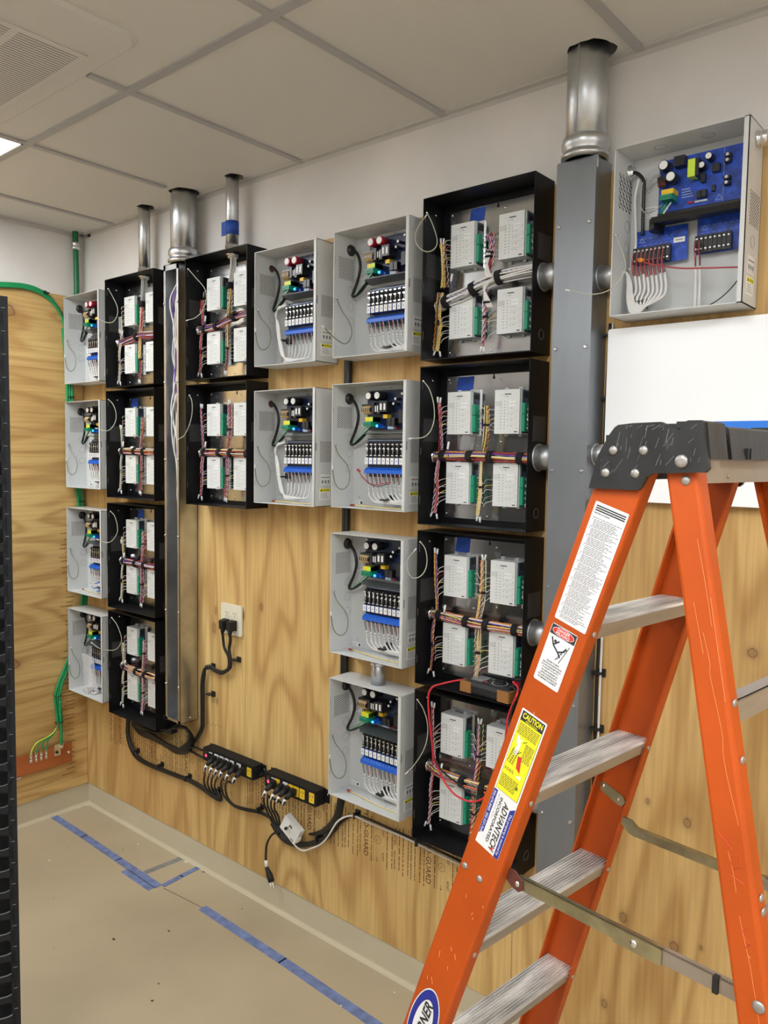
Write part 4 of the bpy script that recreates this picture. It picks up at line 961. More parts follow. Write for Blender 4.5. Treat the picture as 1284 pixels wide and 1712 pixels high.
# ---------------------------------------------------------------- white board at right
t = thing('white_board', 'large bright white board with a blue band, on the wall behind the ladder top', 'board', (2.656, -.012, 1.628))
MB().rbox(0, .92, -.026, -.010, 0, .434, 'white_board', .006).build('panel', t)
b = MB(); b.poly([(.27, -.0265, .197), (.89, -.0265, .197), (.89, -.0265, .165), (.27, -.0265, .165)], 'board_blue'); b.build('blue_band', t)
b = MB(); b.box(.05, .09, -.010, 0, .02, .41, 'rack_edge').box(.80, .84, -.010, 0, .02, .41, 'rack_edge'); b.build('mounting_rail', t)
# vertical cables right of the closed duct
def cable(name, lab, pts, r, m, clips=(), group=None, n=8, seg=6, cat='cable'):
    t = thing(name, lab, cat, (0, 0, 0), group=group)
    b = MB(); cp = crv(pts, seg); b.tube(cp, [r[0]+(r[1]-r[0])*min(1, i/(len(cp)*.3)) for i in range(len(cp))] if isinstance(r, tuple) else r, m, n); b.build('cable_run', t)
    for c in clips: clip(t, *c)
    return t
def clip(t, x, y, z, vert=True, s=1.):
    """adhesive mount with a tie round the cable"""
    b = MB(); q = .011*s
    b.rbox(x-q, x+q, -.0165, -.0122, z-q, z+q, 'insulator', .002)
    if vert: b.box(x-.022*s, x+.004, y-.0015, -.0165, z-.003, z+.003, 'insulator')
    else: b.box(x-.003, x+.003, y-.0015, -.0165, z-.018*s, z+.004, 'insulator')
    b.build('cable_mount', t)
cable('black_cable', 'black cable running down the plywood beside the closed duct', [(2.655, -.025, 2.079), (2.652, -.024, 1.98), (2.650, -.024, 1.7), (2.652, -.022, 1.3), (2.650, -.022, 1.15), (2.651, -.022, .9), (2.652, -.022, .58)], .0042, 'cord_black', [(2.660, -.030, 2.05), (2.660, -.030, 1.89), (2.660, -.030, 1.171), (2.660, -.030, 1.02)])
cable('white_cable', 'white cable running down beside a black one, seen between the ladder steps', [(2.660, -.022, 2.079), (2.659, -.021, 1.9), (2.659, -.021, 1.6), (2.660, -.020, 1.3), (2.659, -.020, 1.15), (2.659, -.020, .9), (2.660, -.020, .57)], .0033, 'white_wire')
# ---------------------------------------------------------------- black cords
cable('cord_bundle', 'thick black cord bundle running up behind the middle grey stack', [(1.575, -.022, .372), (1.615, -.026, .388), (1.665, -.032, .42), (1.72, -.034, .48), (1.742, -.034, .56), (1.742, -.030, .62), (1.741, -.026, 1.0), (1.741, -.026, 1.5), (1.742, -.026, 1.97), (1.746, -.028, 2.06)], (.004, .014), 'cord_black', n=12)
def W_(pts, Y=-.03): return [aty(a, b_, (c[0] if c else Y)) for a, b_, *c in pts]
# outlet
t = thing('wall_outlet', 'ivory double wall outlet plate with two black plugs in it, left of centre', 'outlet', (1.0635, -.012, 1.0275))
b = MB(); b.rbox(0, .126, -.0075, 0, 0, .120, 'ivory', .006); b.build('cover_plate', t)
for x in (.040, .086):
    for z in (.083, .042):
        b = MB(); b.rbox(x-.015, x+.015, -.0095, -.0075, z-.013, z+.013, 'ivory', .008)
        b.box(x-.0075, x-.005, -.0098, -.0094, z-.001, z+.007, 'print').box(x+.005, x+.0075, -.0098, -.0094, z-.001, z+.006, 'print'); b.cyl((x, -.0094, z-.007), (x, -.0098, z-.007), .0022, 'print', 8); b.build('receptacle', t)
for i, (x, xx, lab) in enumerate(((1.1035, 1.098, 'black cord from the left-hand plug of the wall outlet'), (1.1495, 1.142, 'black cord from the right-hand plug of the wall outlet'))):
    t = thing('power_cable', lab, 'cord', (0, 0, 0))
    b = MB(); b.loft([(x-.017, -.0225, 1.088), (x+.017, -.0225, 1.088), (x+.015, -.0225, 1.048), (x-.015, -.0225, 1.048)], [(x-.012, -.052, 1.084), (x+.012, -.052, 1.084), (x+.010, -.052, 1.050), (x-.010, -.052, 1.050)], 'rubber')
    b.tube([(x, -.040, 1.052), (x-.002, -.042, 1.035)], [.011, .007], 'rubber', 10); b.build('plug', t)
    P = W_(([(373, 1068), (375, 1083), (382, 1098), (383, 1112)] if i == 0 else [(385, 1072), (383, 1085), (385, 1098), (386, 1112)])+[(380+i*3, 1119), (371, 1123+i*3), (360, 1119+i*3), (351, 1114+i*3), (343, 1117+i*2), (339+i*3, 1128), (337+i*3, 1145), (337+i*3, 1170), (337+i*3, 1200), (336+i*3, 1218), (326+i*3, 1236), (312, 1250+i*3), (300, 1256+i*2)], -.028)
    b = MB(); b.tube(crv([(x-.002, -.042, 1.036)]+P), .0056, 'cord_black', 8); b.build('cable_run', t)
    if i == 0: clip(t, 1.168, -.036, .935); clip(t, 1.008, -.036, .880); clip(t, 1.008, -.036, .765)
# coil of cord under the bottom black box
t = thing('cord_coil', 'coil of black cord hanging under the lowest left black enclosures', 'cord', (0, 0, 0))
b = MB(); rnd = random.Random(31)
for k in range(5):
    o = k*3.0
    P = [(300-o*.6, 1212+o*.4), (312-o*.2, 1218), (322-o*.5, 1232), (322-o*.7, 1248-o*.6), (312-o, 1258-o*.5), (295, 1258-o*.6), (275, 1246-o*.4), (255, 1236-o*.6), (236+o, 1228-o*.3), (225+o*1.5, 1216+o*.3), (222+o, 1209+o*.6), (240, 1209+o*.6), (262, 1222+o*.3), (285, 1216+o*.3), (300-o*.6, 1212+o*.4)]
    b.tube(crv(W_(P, -.028-k*.008)), .0056, 'cord_black', 8)
b.build('coils', t)
b = MB(); q = W_([(255, 1210), (290, 1228)], -.05); b.rbox(q[0].x, q[1].x, -.062, -.030, q[1].z, q[0].z+.01, 'rubber', .008, 'y'); b.build('adapter', t)
b = MB(); b.tube(crv(W_([(300, 1256), (318, 1256), (330, 1262), (342, 1268)], -.035)), .0048, 'cord_black', 8); b.tube(crv(W_([(302, 1252), (322, 1249), (338, 1254)], -.04)), .0048, 'cord_black', 8); b.build('cord_ends', t)
# swag from the corner column to the first strip
t = thing('cord_bundle', 'black cord bundle sagging along the wall from the corner column to the left power strip', 'cord', (0, 0, 0))
b = MB()
for k in range(4):
    dx, dy = (k % 2)*2.2, (k//2)*2.2
    P = [(213, 1196), (212.5, 1225), (217, 1245), (226, 1262), (240, 1273), (262, 1283), (290, 1294), (318, 1305), (340, 1318), (352, 1327)]
    P = W_([(a+dx, c+dy) for a, c in P]+([(362+dx, 1334), (369, 1338), (367, 1328), (358, 1318)] if k < 2 else [(360, 1331+dy), (368, 1338)]), -.026-.006*(k % 2))
    b.tube(crv(P), .0065, 'cord_black', 8)
b.build('cable_run', t)
for px, py in ((226, 1256), (266, 1279), (312, 1299), (362, 1322)):
    q = aty(px, py, -.03); clip(t, q.x, -.040, q.z, False, .9)
# power strips
def strip_unit(x0, x1, z0, z1, lab, plugs, outs, lastyellow, red):
    L, Hh, D = x1-x0, z1-z0, .050
    t = thing('power_strip', lab, 'power strip', (x0, -.012, z0))
    b = MB(); b.rbox(0, L, -D, -.003, 0, Hh, 'rack_black', .003); b.box(L, L+.018, -.004, -.001, .004, Hh-.004, 'rack_black').box(L-.001, L+.001, -.03, -.001, .004, Hh-.004, 'rack_black').box(-.018, 0, -.004, -.001, .004, Hh-.004, 'rack_black')
    b.dome((L+.010, -.004, Hh*.6), (0, -1, 0), .0035, .002, 'zinc', 8); b.box(.014, .030, -D-.002, -D, Hh*.30, Hh*.80, 'cap_black'); b.box(.036, .058, -D-.0004, -D, Hh*.72, Hh*.78, 'label_white'); b.build('housing', t)
    b = MB(); b.box(.018, .026, -D-.0045, -D-.002, Hh*.35, Hh*.52, 'led_red'); b.build('switch', t)
    for x, m in outs:
        b = MB(); b.rbox(x-.0125, x+.0125, -D-.0015, -D, Hh*.18, Hh*.82, m, .002)
        for dx in (-.006, .004): b.box(x+dx, x+dx+.002, -D-.0018, -D-.0014, Hh*.52, Hh*.68, 'print')
        b.cyl((x, -D-.0014, Hh*.36), (x, -D-.0018, Hh*.36), .002, 'print', 8); b.build('receptacle', t)
    return t
S1 = strip_unit(1.006, 1.312, .506, .560, 'black power strip at left under the outlet, six cords plugged in', 6, [(x, 'off_white') for x in (.085, .117, .149, .181, .222)]+[(.283, 'outlet_yellow')], True, True)
S2 = strip_unit(1.378, 1.648, .506, .562, 'black power strip nearer the grey stack, with two empty yellow sockets', 4, [(.070, 'outlet_yellow'), (.112, 'off_white'), (.142, 'outlet_yellow'), (.170, 'outlet_yellow'), (.200, 'outlet_yellow'), (.248, 'outlet_yellow')], False, True)
def plug_cord(lab, x, path, group, z=.533, tagc=True):
    t = thing('power_cable', lab, 'cord', (0, 0, 0), group=group)
    y0 = -.066
    b = MB(); b.rbox(x-.012, x+.012, y0-.014, y0, z-.012, z+.013, 'rubber', .004); b.tube([(x, y0-.010, z), (x-.004, y0-.026, z-.010), (x-.007, y0-.036, z-.018)], [.0115, .0095, .006], 'rubber', 10); b.build('plug', t)
    a = Vector((x-.007, y0-.036, z-.018)); c = a+Vector((-.004, -.006, -.020))
    b = MB(); b.tube([a, c], .0062, 'label_white', 8); b.build('tag_sleeve', t)
    b = MB(); b.tube(crv([a, c]+[Vector(p) for p in path]), .0040, 'cord_black', 7); b.build('cable_run', t)
    return t
nm = ('first', 'second', 'third', 'fourth', 'fifth', 'sixth')
for i, x in enumerate((1.088, 1.121, 1.151, 1.181, 1.219, 1.262)):
    if i < 4: path = W_([(342+i*7, 1295+i*1.5, -.075), (341+i*6, 1308+i, -.06), (346+i*4.5, 1320, -.045), (355+i*3, 1332-i, -.035), (364+i*1.2, 1338-i*1.5, -.035)])
    else: path = W_([(371+(i-4)*8, 1303+(i-4)*4, -.075), (370+(i-4)*7, 1318+(i-4)*2, -.06), (377+(i-4)*4, 1334, -.045), (392, 1348-(i-4)*2, -.034), (412, 1355-(i-4)*3, -.030), (432, 1359-(i-4)*3, -.030), (450, 1367-(i-4)*3, -.034), (462, 1380, -.036)])
    plug_cord('black cord with white sleeve, %s plug from the left in the left power strip' % nm[i], x, path, 'cords plugged into the left strip')
for i, x in enumerate((1.436, 1.478, 1.508, 1.540)):
    path = W_([(441+i*7, 1327+i*3, -.075), (442+i*5.5, 1345+i*2, -.060), (450+i*5, 1364, -.045), (458+i*3.5, 1380, -.036), (470+i*2.5, 1398-i, -.032), (488, 1410-i*1.5, -.032), (510, 1414-i*1.6, -.032), (530, 1409-i*1.6, -.032), (548, 1400-i*1.5, -.034), (560, 1385-i*1.5, -.034)])
    plug_cord('black cord with white sleeve, %s plug from the left in the right power strip' % nm[i], x, path, 'cords plugged into the right strip')
cable('power_cable', 'short black cord linking the two power strips', W_([(420, 1300), (426, 1301), (434, 1295), (440, 1293)], -.035), .005, 'cord_black', cat='cord')
q = aty(433, 1353, -.03); 
t = cable('cord_bundle', 'black cords swagged below the right power strip behind the white box', W_([(455, 1376), (466, 1394), (480, 1407), (500, 1413), (520, 1411), (540, 1404), (556, 1390), (566, 1372)], -.026), .009, 'cord_black', n=10, cat='cord')
for px, py in ((433, 1351), (531, 1400)): q = aty(px, py, -.03); clip(t, q.x, -.040, q.z, False, .9)
# dangling plug
t = thing('power_cable', 'loose black cord with its three-pin plug dangling below the power strips', 'cord', (0, 0, 0))
b = MB(); b.tube(crv(W_([(466, 1394), (459, 1393), (452, 1399), (446, 1412), (444.5, 1428), (444.5, 1440), (445, 1446)], -.042)), .0042, 'cord_black', 8); b.build('cable_run', t)
P = W_([(444.6, 1438), (445.6, 1449)], -.042); b = MB(); b.tube(P, .0068, 'label_white', 8); b.build('tag_sleeve', t)
P = W_([(445.5, 1449), (448, 1456), (450.5, 1463), (454, 1474)], -.042); b = MB(); b.tube(P, [.007, .009, .013, .012], 'rubber', 10); b.build('plug_body', t)
b = MB(); d = (P[3]-P[2]).normalized()
for s_ in (-.008, .008): a = P[3]+Vector((s_, -.003, 0)); b.tube([a, a+d*.018], .0022, 'zinc', 5)
a = P[3]+Vector((0, .006, 0)); b.tube([a, a+d*.020], .0024, 'brass_zinc', 6); b.build('plug_pins', t)
# white box
t = thing('adapter_box', 'small white plastic box tilted on the black cords below the right power strip', 'box', tuple(aty(490, 1385, -.045)), 0)
b = MB(); b.rbox(-.044, .044, -.018, .006, -.030, .034, 'off_white', .004); b.box(-.040, -.010, -.0184, -.018, -.028, .032, 'label_white'); b.build('case', t)
b = MB(); b.box(-.008, .006, -.0184, -.018, .012, .020, 'print').box(-.012, -.002, -.0184, -.018, .004, .009, 'print').box(.018, .034, -.0184, -.018, -.026, -.019, 'print_grey'); b.cyl((-.014, -.018, -.004), (-.014, -.026, -.004), .0055, 'rubber', 10); b.box(.044, .050, -.014, 0, -.014, .002, 'off_white'); b.build('case_print', t)
t.rotation_euler = (0, math.radians(29), 0)
t = cable('white_cable', 'white cable looping from the white box and along under the bottom enclosures', W_([(484, 1383, -.066), (485, 1397, -.060), (492, 1412, -.052), (506, 1422, -.046), (522, 1418, -.042), (537, 1411, -.042), (548, 1399, -.044), (557, 1384, -.046), (564, 1374, -.044), (576, 1366, -.036), (594, 1365, -.030), (620, 1377, -.022), (680, 1402, -.022), (740, 1432, -.022), (800, 1460, -.022)]), .0030, 'white_wire')
t = cable('black_cable', 'black cable running along under the bottom enclosures above the stamps', W_([(560, 1390), (570, 1376), (584, 1366), (600, 1364), (620, 1371), (680, 1398), (745, 1428), (800, 1455)], -.024), .0040, 'cord_black')
for px, py in ((594, 1362), (697, 1408)): q = aty(px, py, -.026); clip(t, q.x, -.033, q.z+.004, False, .9)
# ---------------------------------------------------------------- green ground cables on the left wall
X_ = .026
def L_(pts, X=X_): return [atx(a, c, X) for a, c in pts]
def lclip(t, px, py, s=1.):
    q = atx(px, py, .02); b = MB(); b.box(.0122, .040, q.y-.012*s, q.y+.012*s, q.z-.003, q.z+.003, 'insulator'); b.box(.0122, .018, q.y-.010, q.y+.010, q.z-.012, q.z+.012, 'insulator'); b.build('cable_mount', t)
P = [(.030, -.052, 2.86), (.030, -.052, 2.72), (.030, -.050, 2.60), (.028, -.048, 2.49), (.025, -.050, 2.43), (.021, -.052, 2.39)]
t = cable('ground_cable', 'dark green cable coming through the ceiling in the corner', P, .0125, 'green_dark', n=12, cat='cable')
b = MB(); b.lathe((.030, -.052, 2.665), [(.015, 0), (.022, .004), (.022, .014), (.016, .018), (.020, .022), (.020, .034), (.014, .038)], (0, 0, 1), 'zinc', 12); b.build('clamp', t)
t = thing('ground_cable', 'bright green cables arching along the top of the left plywood', 'cable', (0, 0, 0)); b = MB()
for k in range(3): o = k*2.6; b.tube(crv(L_([(-60, 474+o), (-20, 473+o), (20, 474+o), (45, 477+o), (65, 484+o), (82, 496+o*.9), (95, 512+o*.6), (104, 530+o*.3), (110-o*.3, 552)], .019+k*.003)), .0058, 'green_wire', 8)
b.build('cable_run', t); lclip(t, 75, 490)
t = thing('ground_cable', 'green ground cables running down behind the corner grey enclosures', 'cable', (0, 0, 0)); b = MB()
for k in range(3):
    o = k*.010; b.tube(crv([(.0195+k*.004, -.115+o, 2.30), (.019+k*.004, -.098+o, 2.10), (.019+k*.004, -.096+o, 1.98), (.019+k*.004, -.094+o, 1.80), (.022, -.070+o, 1.62), (.022, -.050+o, 1.50), (.022, -.040+o, 1.30), (.022, -.035+o, 1.04), (.022, -.07+o, .85), (.022, -.125+o, .715), (.024, -.162+o, .64), (.024+k*.002, -.178+o, .58), (.024, -.172+o, .51), (.024, -.166+o, .45)]), .0062 if k != 1 else .0048, 'green_wire', 8)
b.tube(crv([(.036, -.160, .56), (.036, -.160, .50), (.034, -.156, .43), (.032, -.155, .345)]), .0068, 'green_wire', 8); b.build('cable_run', t)
lclip(t, 117, 664); lclip(t, 134, 838)
b = MB(); 
for z in (.585, .455): b.ring((.028, -.168 if z > .5 else -.162, z), (0, 0, 1), .017, .0022, 'insulator', 14)
b.build('cable_tie', t)
b = MB()
for k in range(4): ye = -.300+k*.024; b.tube(crv([(.026, -.164, .455), (.028, -.176, .430), (.030, -.205+k*.004, .405), (.030, ye+.028-k*.006, .385), (.030, ye+.006, .360), (.030, ye, .335)]), .0030, 'green_wire' if k != 0 else 'yellow_green', 6)
b.build('branch_wires', t)
# bus bar
t = thing('ground_bar', 'copper ground bar on the left wall where green wires are bolted', 'ground bar', (0, 0, 0))
b = MB(); b.box(.022, .028, -.62, -.100, .249, .342, 'copper'); b.build('bar', t)
b = MB(); b.cyl((.012, -.118, .297), (.022, -.118, .297), .010, 'ivory', 12).cyl((.012, -.59, .297), (.022, -.59, .297), .010, 'ivory', 12); b.build('standoff', t)
b = MB(); b.lathe((.028, -.118, .297), [(.007, 0), (.007, .005), (.003, .006)], (1, 0, 0), 'zinc', 6); b.build('bolt', t)
for k in range(4):
    ye = -.300+k*.024; b = MB(); b.rbox(ye-.006, ye+.006, 0, 0, 0, 0, 'zinc', .001) if 0 else b.box(.028, .031, ye-.006, ye+.006, .298, .345, 'zinc')
    for z in (.307, .322): b.lathe((.031, ye, z), [(.0045, 0), (.0045, .004), (.002, .005)], (1, 0, 0), 'zinc', 6)
    b.build('lug', t)
b = MB(); b.box(.028, .032, -.190, -.158, .298, .352, 'zinc'); b.box(.028, .034, -.166, -.146, .330, .355, 'zinc'); b.cyl((.032, -.178, .315), (.038, -.178, .315), .0065, 'dark', 6).cyl((.034, -.158, .336), (.042, -.158, .336), .0065, 'zinc', 6); b.build('main_lug', t)
b = MB(); b.box(.0122, .016, -.378, -.34, .234, .240, 'label_white'); b.build('label_strip', t)
# ---------------------------------------------------------------- multimeter and leads
t = thing('multimeter', 'brown and black multimeter lying in the third black enclosure of the right column', 'multimeter', (2.356, -.064, 1.0570), math.radians(-5))
def rr2(hx, hy, r, z, cut=.0):
    P = []
    for cx, cy, st in ((hx-r, hy-r, 0), (-hx+r, hy-r, 90), (-hx+r, -hy+r, 180), (hx-r, -hy+r, 270)):
        for k in range(4): a = math.radians(st+30*k); P.append((cx+r*math.cos(a), cy+r*math.sin(a), z))
    return P
b = MB(); sec = [(.078, .036, .012, 0), (.083, .040, .016, .006), (.084, .041, .016, .026), (.080, .037, .016, .036), (.074, .032, .014, .039)]
for A, B_ in zip(sec, sec[1:]): b.loft(rr2(*A), rr2(*B_), 'meter_black')
b.build('case', t)
for s_, nm_ in ((-1, 'end_bumper'), (1, 'end_bumper')):
    b = MB()
    for (x0, x1, y0, y1, z0, z1) in ((.046, .087, -.0435, -.034, .003, .034), (.046, .087, .034, .0435, .003, .034), (.078, .087, -.038, .038, .003, .034)):
        b.rbox(min(s_*x0, s_*x1), max(s_*x0, s_*x1), y0, y1, z0, z1, 'meter_brown', .004, 'z')
    b.build(nm_, t, 'brown rubber bumper')
b = MB(); b.rbox(-.062, -.020, -.026, .026, .0385, .0400, 'print_grey', .003, 'z'); b.build('screen', t)
b = MB(); b.lathe((.025, 0, .039), [(.017, 0), (.016, .004), (.012, .005)], (0, 0, 1), 'rubber', 20); b.rbox(.010, .040, -.004, .004, .043, .049, 'rubber', .002, 'z')
b.build('dial', t)
b = MB()
for k in range(20):
    a = 2*PI*k/20; b.box(.025+.022*math.cos(a)-.0012, .025+.022*math.cos(a)+.0012, .022*math.sin(a)-.0012, .022*math.sin(a)+.0012, .039, .0396, 'label_white')
b.cyl((-.010, -.018, .039), (-.010, -.018, .0405), .004, 'label_red', 10); b.cyl((-.010, .018, .039), (-.010, .018, .0405), .004, 'print_grey', 10); b.build('dial_markings', t)
b = MB(); b.tube([(.072, .010, .038), (.082, .010, .047)], [.006, .005], 'lead_red', 10); b.tube([(.070, -.010, .038), (.082, -.012, .046)], [.006, .005], 'rubber', 10); b.build('probe_plugs', t)
def lead(lab, pts, m):
    t = thing('test_lead', lab, 'test lead', (0, 0, 0)); b = MB(); b.tube(crv(pts), .0028, m, 8); b.build('cable_run', t); return t
mm = lambda x, y, z: Vector((2.356+x, -.064+y, 1.057+z))
lead('red test lead looping from the multimeter down across the bottom black enclosure', [mm(-.060, .018, .036)]+W_([(763, 1138, -.088), (740, 1143, -.10), (726, 1147, -.115), (718, 1156, -.122), (716, 1172, -.124), (718, 1205, -.124), (722, 1240, -.120), (725, 1266, -.114), (732, 1284, -.110), (742, 1305, -.112), (758, 1326, -.118), (778, 1338, -.122), (795, 1340, -.122), (812, 1332, -.12), (830, 1318, -.118)]), 'lead_red')
lead('red test lead drooping from the right end of the multimeter behind the ladder', [mm(.083, .010, .048)]+W_([(858, 1140, -.080), (866, 1150, -.100), (864, 1162, -.122), (856, 1180, -.124), (849, 1200, -.124), (846, 1225, -.124), (843, 1260, -.122), (838, 1300, -.12)]), 'lead_red')
lead('black test lead drooping from the right end of the multimeter beside the red one', [mm(.083, -.012, .047)]+W_([(858, 1148, -.090), (864, 1158, -.110), (862, 1170, -.122), (855, 1190, -.127), (852, 1215, -.127), (850, 1250, -.126)]), 'cord_black')
lead('thin black lead slanting across the bottom black enclosure trunk', W_([(727, 1268, -.115), (737, 1286, -.116), (752, 1300, -.118), (768, 1312, -.118), (785, 1326, -.118), (800, 1334, -.118)]), 'cord_black')
# ---------------------------------------------------------------- rack cable manager at the left edge
RXr, RYr = 1.971, -1.240
t = thing('cable_manager_rack', 'tall black rack post with rounded slots at the left edge of the photo', 'rack', (RXr, RYr, 0), math.radians(66.5))
# local: x to the right (away along the face), face towards -y, post spans x from -.16 to 0
RH = 2.03
b = MB(); b.box(-.006, 0, 0, .10, 0, RH, 'rack_black').box(-.012, 0, -.002, 0, 0, RH, 'rack_black').box(-.17, 0, .098, .10, 0, RH, 'rack_black')
for x0, y0 in ((-.17, .05), (-.70, .0), (-.17, .44), (-.70, .44)): b.box(x0, x0+.04, y0, y0+.06, .012, RH, 'rack_black')
b.box(-.70, .0, .0, .50, RH-.04, RH, 'rack_black').box(-.72, .02, -.05, .52, 0, .04, 'rack_black').box(-.006, 0, .10, .50, .04, RH, 'rack_black').box(-.70, -.694, .0, .50, .04, RH, 'rack_black')
b.build('post_frame', t)
for k in range(9):
    b = MB(); z = .16+k*.19; b.box(-.66, -.13, .045, .40, z, z+.13+.03*(k % 2), 'rack_black'); b.build('equipment_panel', t)
b = MB(); U = .04445; wv = .060; r_ = .010; a_ = .006
for k in range(45):
    z = .03+k*U
    # slat between slots with flared rounded ends
    b.prism([(-.010, z-.016), (-.010, z+.016), (-.0125, z+.012), (-.017, z+.0085), (-.025, z+.0065), (-wv, z+.0060), (-wv, z-.0060), (-.025, z-.0065), (-.017, z-.0085), (-.0125, z-.012)], 'y', -.004, .0, 'rack_black', 'rack_edge')
    b.box(-.012, -.005, -.0043, -.0035, z+.0212, z+.0222, 'rack_edge')
b.box(-.016, -.010, -.004, 0, 0, 2.03, 'rack_black').box(-wv-.006, -wv, -.004, 0, 0, 2.03, 'rack_black'); b.build('finger_panel', t)
# ---------------------------------------------------------------- step ladder
LX, LY, LPH = 3.3085, -.6423, -.1209
LA, LW0, LB, LR0, LC, LF0, LH = .3136, .1659, .0785, -.1758, .2226, .2495, 1.75
def vf(z): return -(LF0+LA*(LH-z))
def vr(z): return LR0+LC*(LH-z)
def Wd(z): return LW0+LB*(LH-z)
LAD = t = thing('step_ladder', 'orange fiberglass step ladder with black cap standing at right', 'ladder', (LX, LY, 0), LPH)
def csec(v, u, wdt, fl, s_, z, th=.0042, r=.006):
    """C channel section: web outermost at u*s_, flanges pointing inwards"""
    h = wdt/2; P = []
    def pt(vv, uu): return (v+vv, s_*(u-uu), z)
    for vv, uu in ((-h, fl), (-h, r), (-h+r*.3, r*.3), (-h+r, 0), (h-r, 0), (h-r*.3, r*.3), (h, r), (h, fl), (h-th, fl), (h-th, th+.001), (-h+th, th+.001), (-h+th, fl)): P.append(pt(vv, uu))
    return P
def web_pt(v, z, s_=-1, out=.0): return Vector((v, s_*(Wd(z)+out), z))
rails = {}
for s_, lab in ((-1, None), (1, None)):
    b = MB(); A, B_ = csec(vf(.02), Wd(.02), .0874, .0287, s_, .02), csec(vf(1.745), Wd(1.745), .0874, .0287, s_, 1.745)
    if s_ > 0: A, B_ = A[::-1], B_[::-1]
    b.loft(A, B_, 'ladder_orange'); rails['f', s_] = b.build('front_rail', t)
    b = MB(); A, B_ = csec(vr(.02), Wd(.02), .0492, .0287, s_, .02), csec(vr(1.745), Wd(1.745), .0492, .0287, s_, 1.745)
    if s_ > 0: A, B_ = A[::-1], B_[::-1]
    b.loft(A, B_, 'ladder_orange'); rails['r', s_] = b.build('rear_rail', t)
    for vv, nm_ in ((vf, 'foot'), (vr, 'foot')):
        b = MB(); b.box(vv(0)-.055, vv(0)+.055, s_*(Wd(0)+.006), s_*(Wd(0)-.034), 0, .012, 'rubber'); b.box(vv(.03)-.046, vv(.03)+.046, s_*(Wd(0)+.003), s_*(Wd(0)-.002), .010, .075, 'aluminium'); b.build(nm_, t)
def rivet(b, v, z, s_=-1, r=.0085, h=.004, out=0): b.dome(tuple(web_pt(v, z, s_, out)), (0, s_, 0), r, h, 'aluminium', 12)
b = MB()
for v, z in ((-.514, 1.000), (-.479, .990)): rivet(b, v, z, r=.0065)
for k in range(5): z = 1.452-.3048*k; b.dome((vf(z)+.0437, -Wd(z)+.016, z), (1, 0, 0), .0055, .0025, 'aluminium', 10)
split_build(b, 'rivet', rails['f', -1])
b = MB()
for k in range(5): z = 1.452-.3048*k; b.dome((vf(z)+.0437, Wd(z)-.016, z), (1, 0, 0), .0055, .0025, 'aluminium', 10)
split_build(b, 'rivet', rails['f', 1])
b = MB()
rivet(b, -.1591, 1.7031, r=.0075); rivet(b, -.002, 1.014, r=.009)
for v, z in ((-.064, 1.396), (-.048, 1.321), (-.007, 1.146), (-.002, 1.129)): b.dome((vr(z)+.0246, -Wd(z)+.018, z), (1, 0, 0), .0065, .003, 'aluminium', 10)
split_build(b, 'rivet', rails['r', -1])
# scratches and faint pencil marks on the rear rail
b = MB(); rnd = random.Random(8)
def on_rear(f, z): return Vector((vr(z)+f, -Wd(z)-.0004, z))
for pts in ([(.002, 1.49), (.006, 1.45), (.004, 1.43), (.010, 1.36), (.008, 1.33), (.009, 1.30), (.016, 1.24)], [(-.006, 1.53), (-.002, 1.46)], [(.012, 1.62), (.015, 1.56), (.016, 1.50)], [(.020, 1.54), (.020, 1.50), (.021, 1.40)], [(-.004, 1.20), (-.001, 1.18), (.000, 1.15)], [(.000, 1.12), (.004, 1.08), (.006, 1.055), (.008, .99)], [(.004, 1.075), (.008, 1.072)]):
    b.tube(crv([on_rear(*p) for p in pts]), .00022, 'scratch', 4)
b.build('scratch_marks', rails['r', -1], kind='stuff')
b = MB()
for pts in ([(-.015, 1.222), (.002, 1.205)], [(.0, 1.222), (-.004, 1.205)], [(.012, 1.20), (-.004, 1.195), (.0, 1.18), (.012, 1.185), (.012, 1.2)], [(-.006, 1.17), (.012, 1.165)], [(.010, 1.11), (-.002, 1.10), (.010, 1.09), (0, 1.08)]):
    b.tube([on_rear(*p) for p in pts], .0004, 'label_red', 4)
b.build('pencil_marks', rails['r', -1])
b = MB()
for k in range(26):
    z = rnd.uniform(.75, 1.62); v = vf(z)+rnd.uniform(-.036, .036); L = rnd.uniform(.003, .012); b.tube([web_pt(v, z, -1, .0003), web_pt(v+rnd.uniform(-.003, .003), z-L, -1, .0003)], .0004, 'scratch', 4)
b.build('scratch_marks', rails['f', -1], kind='stuff')
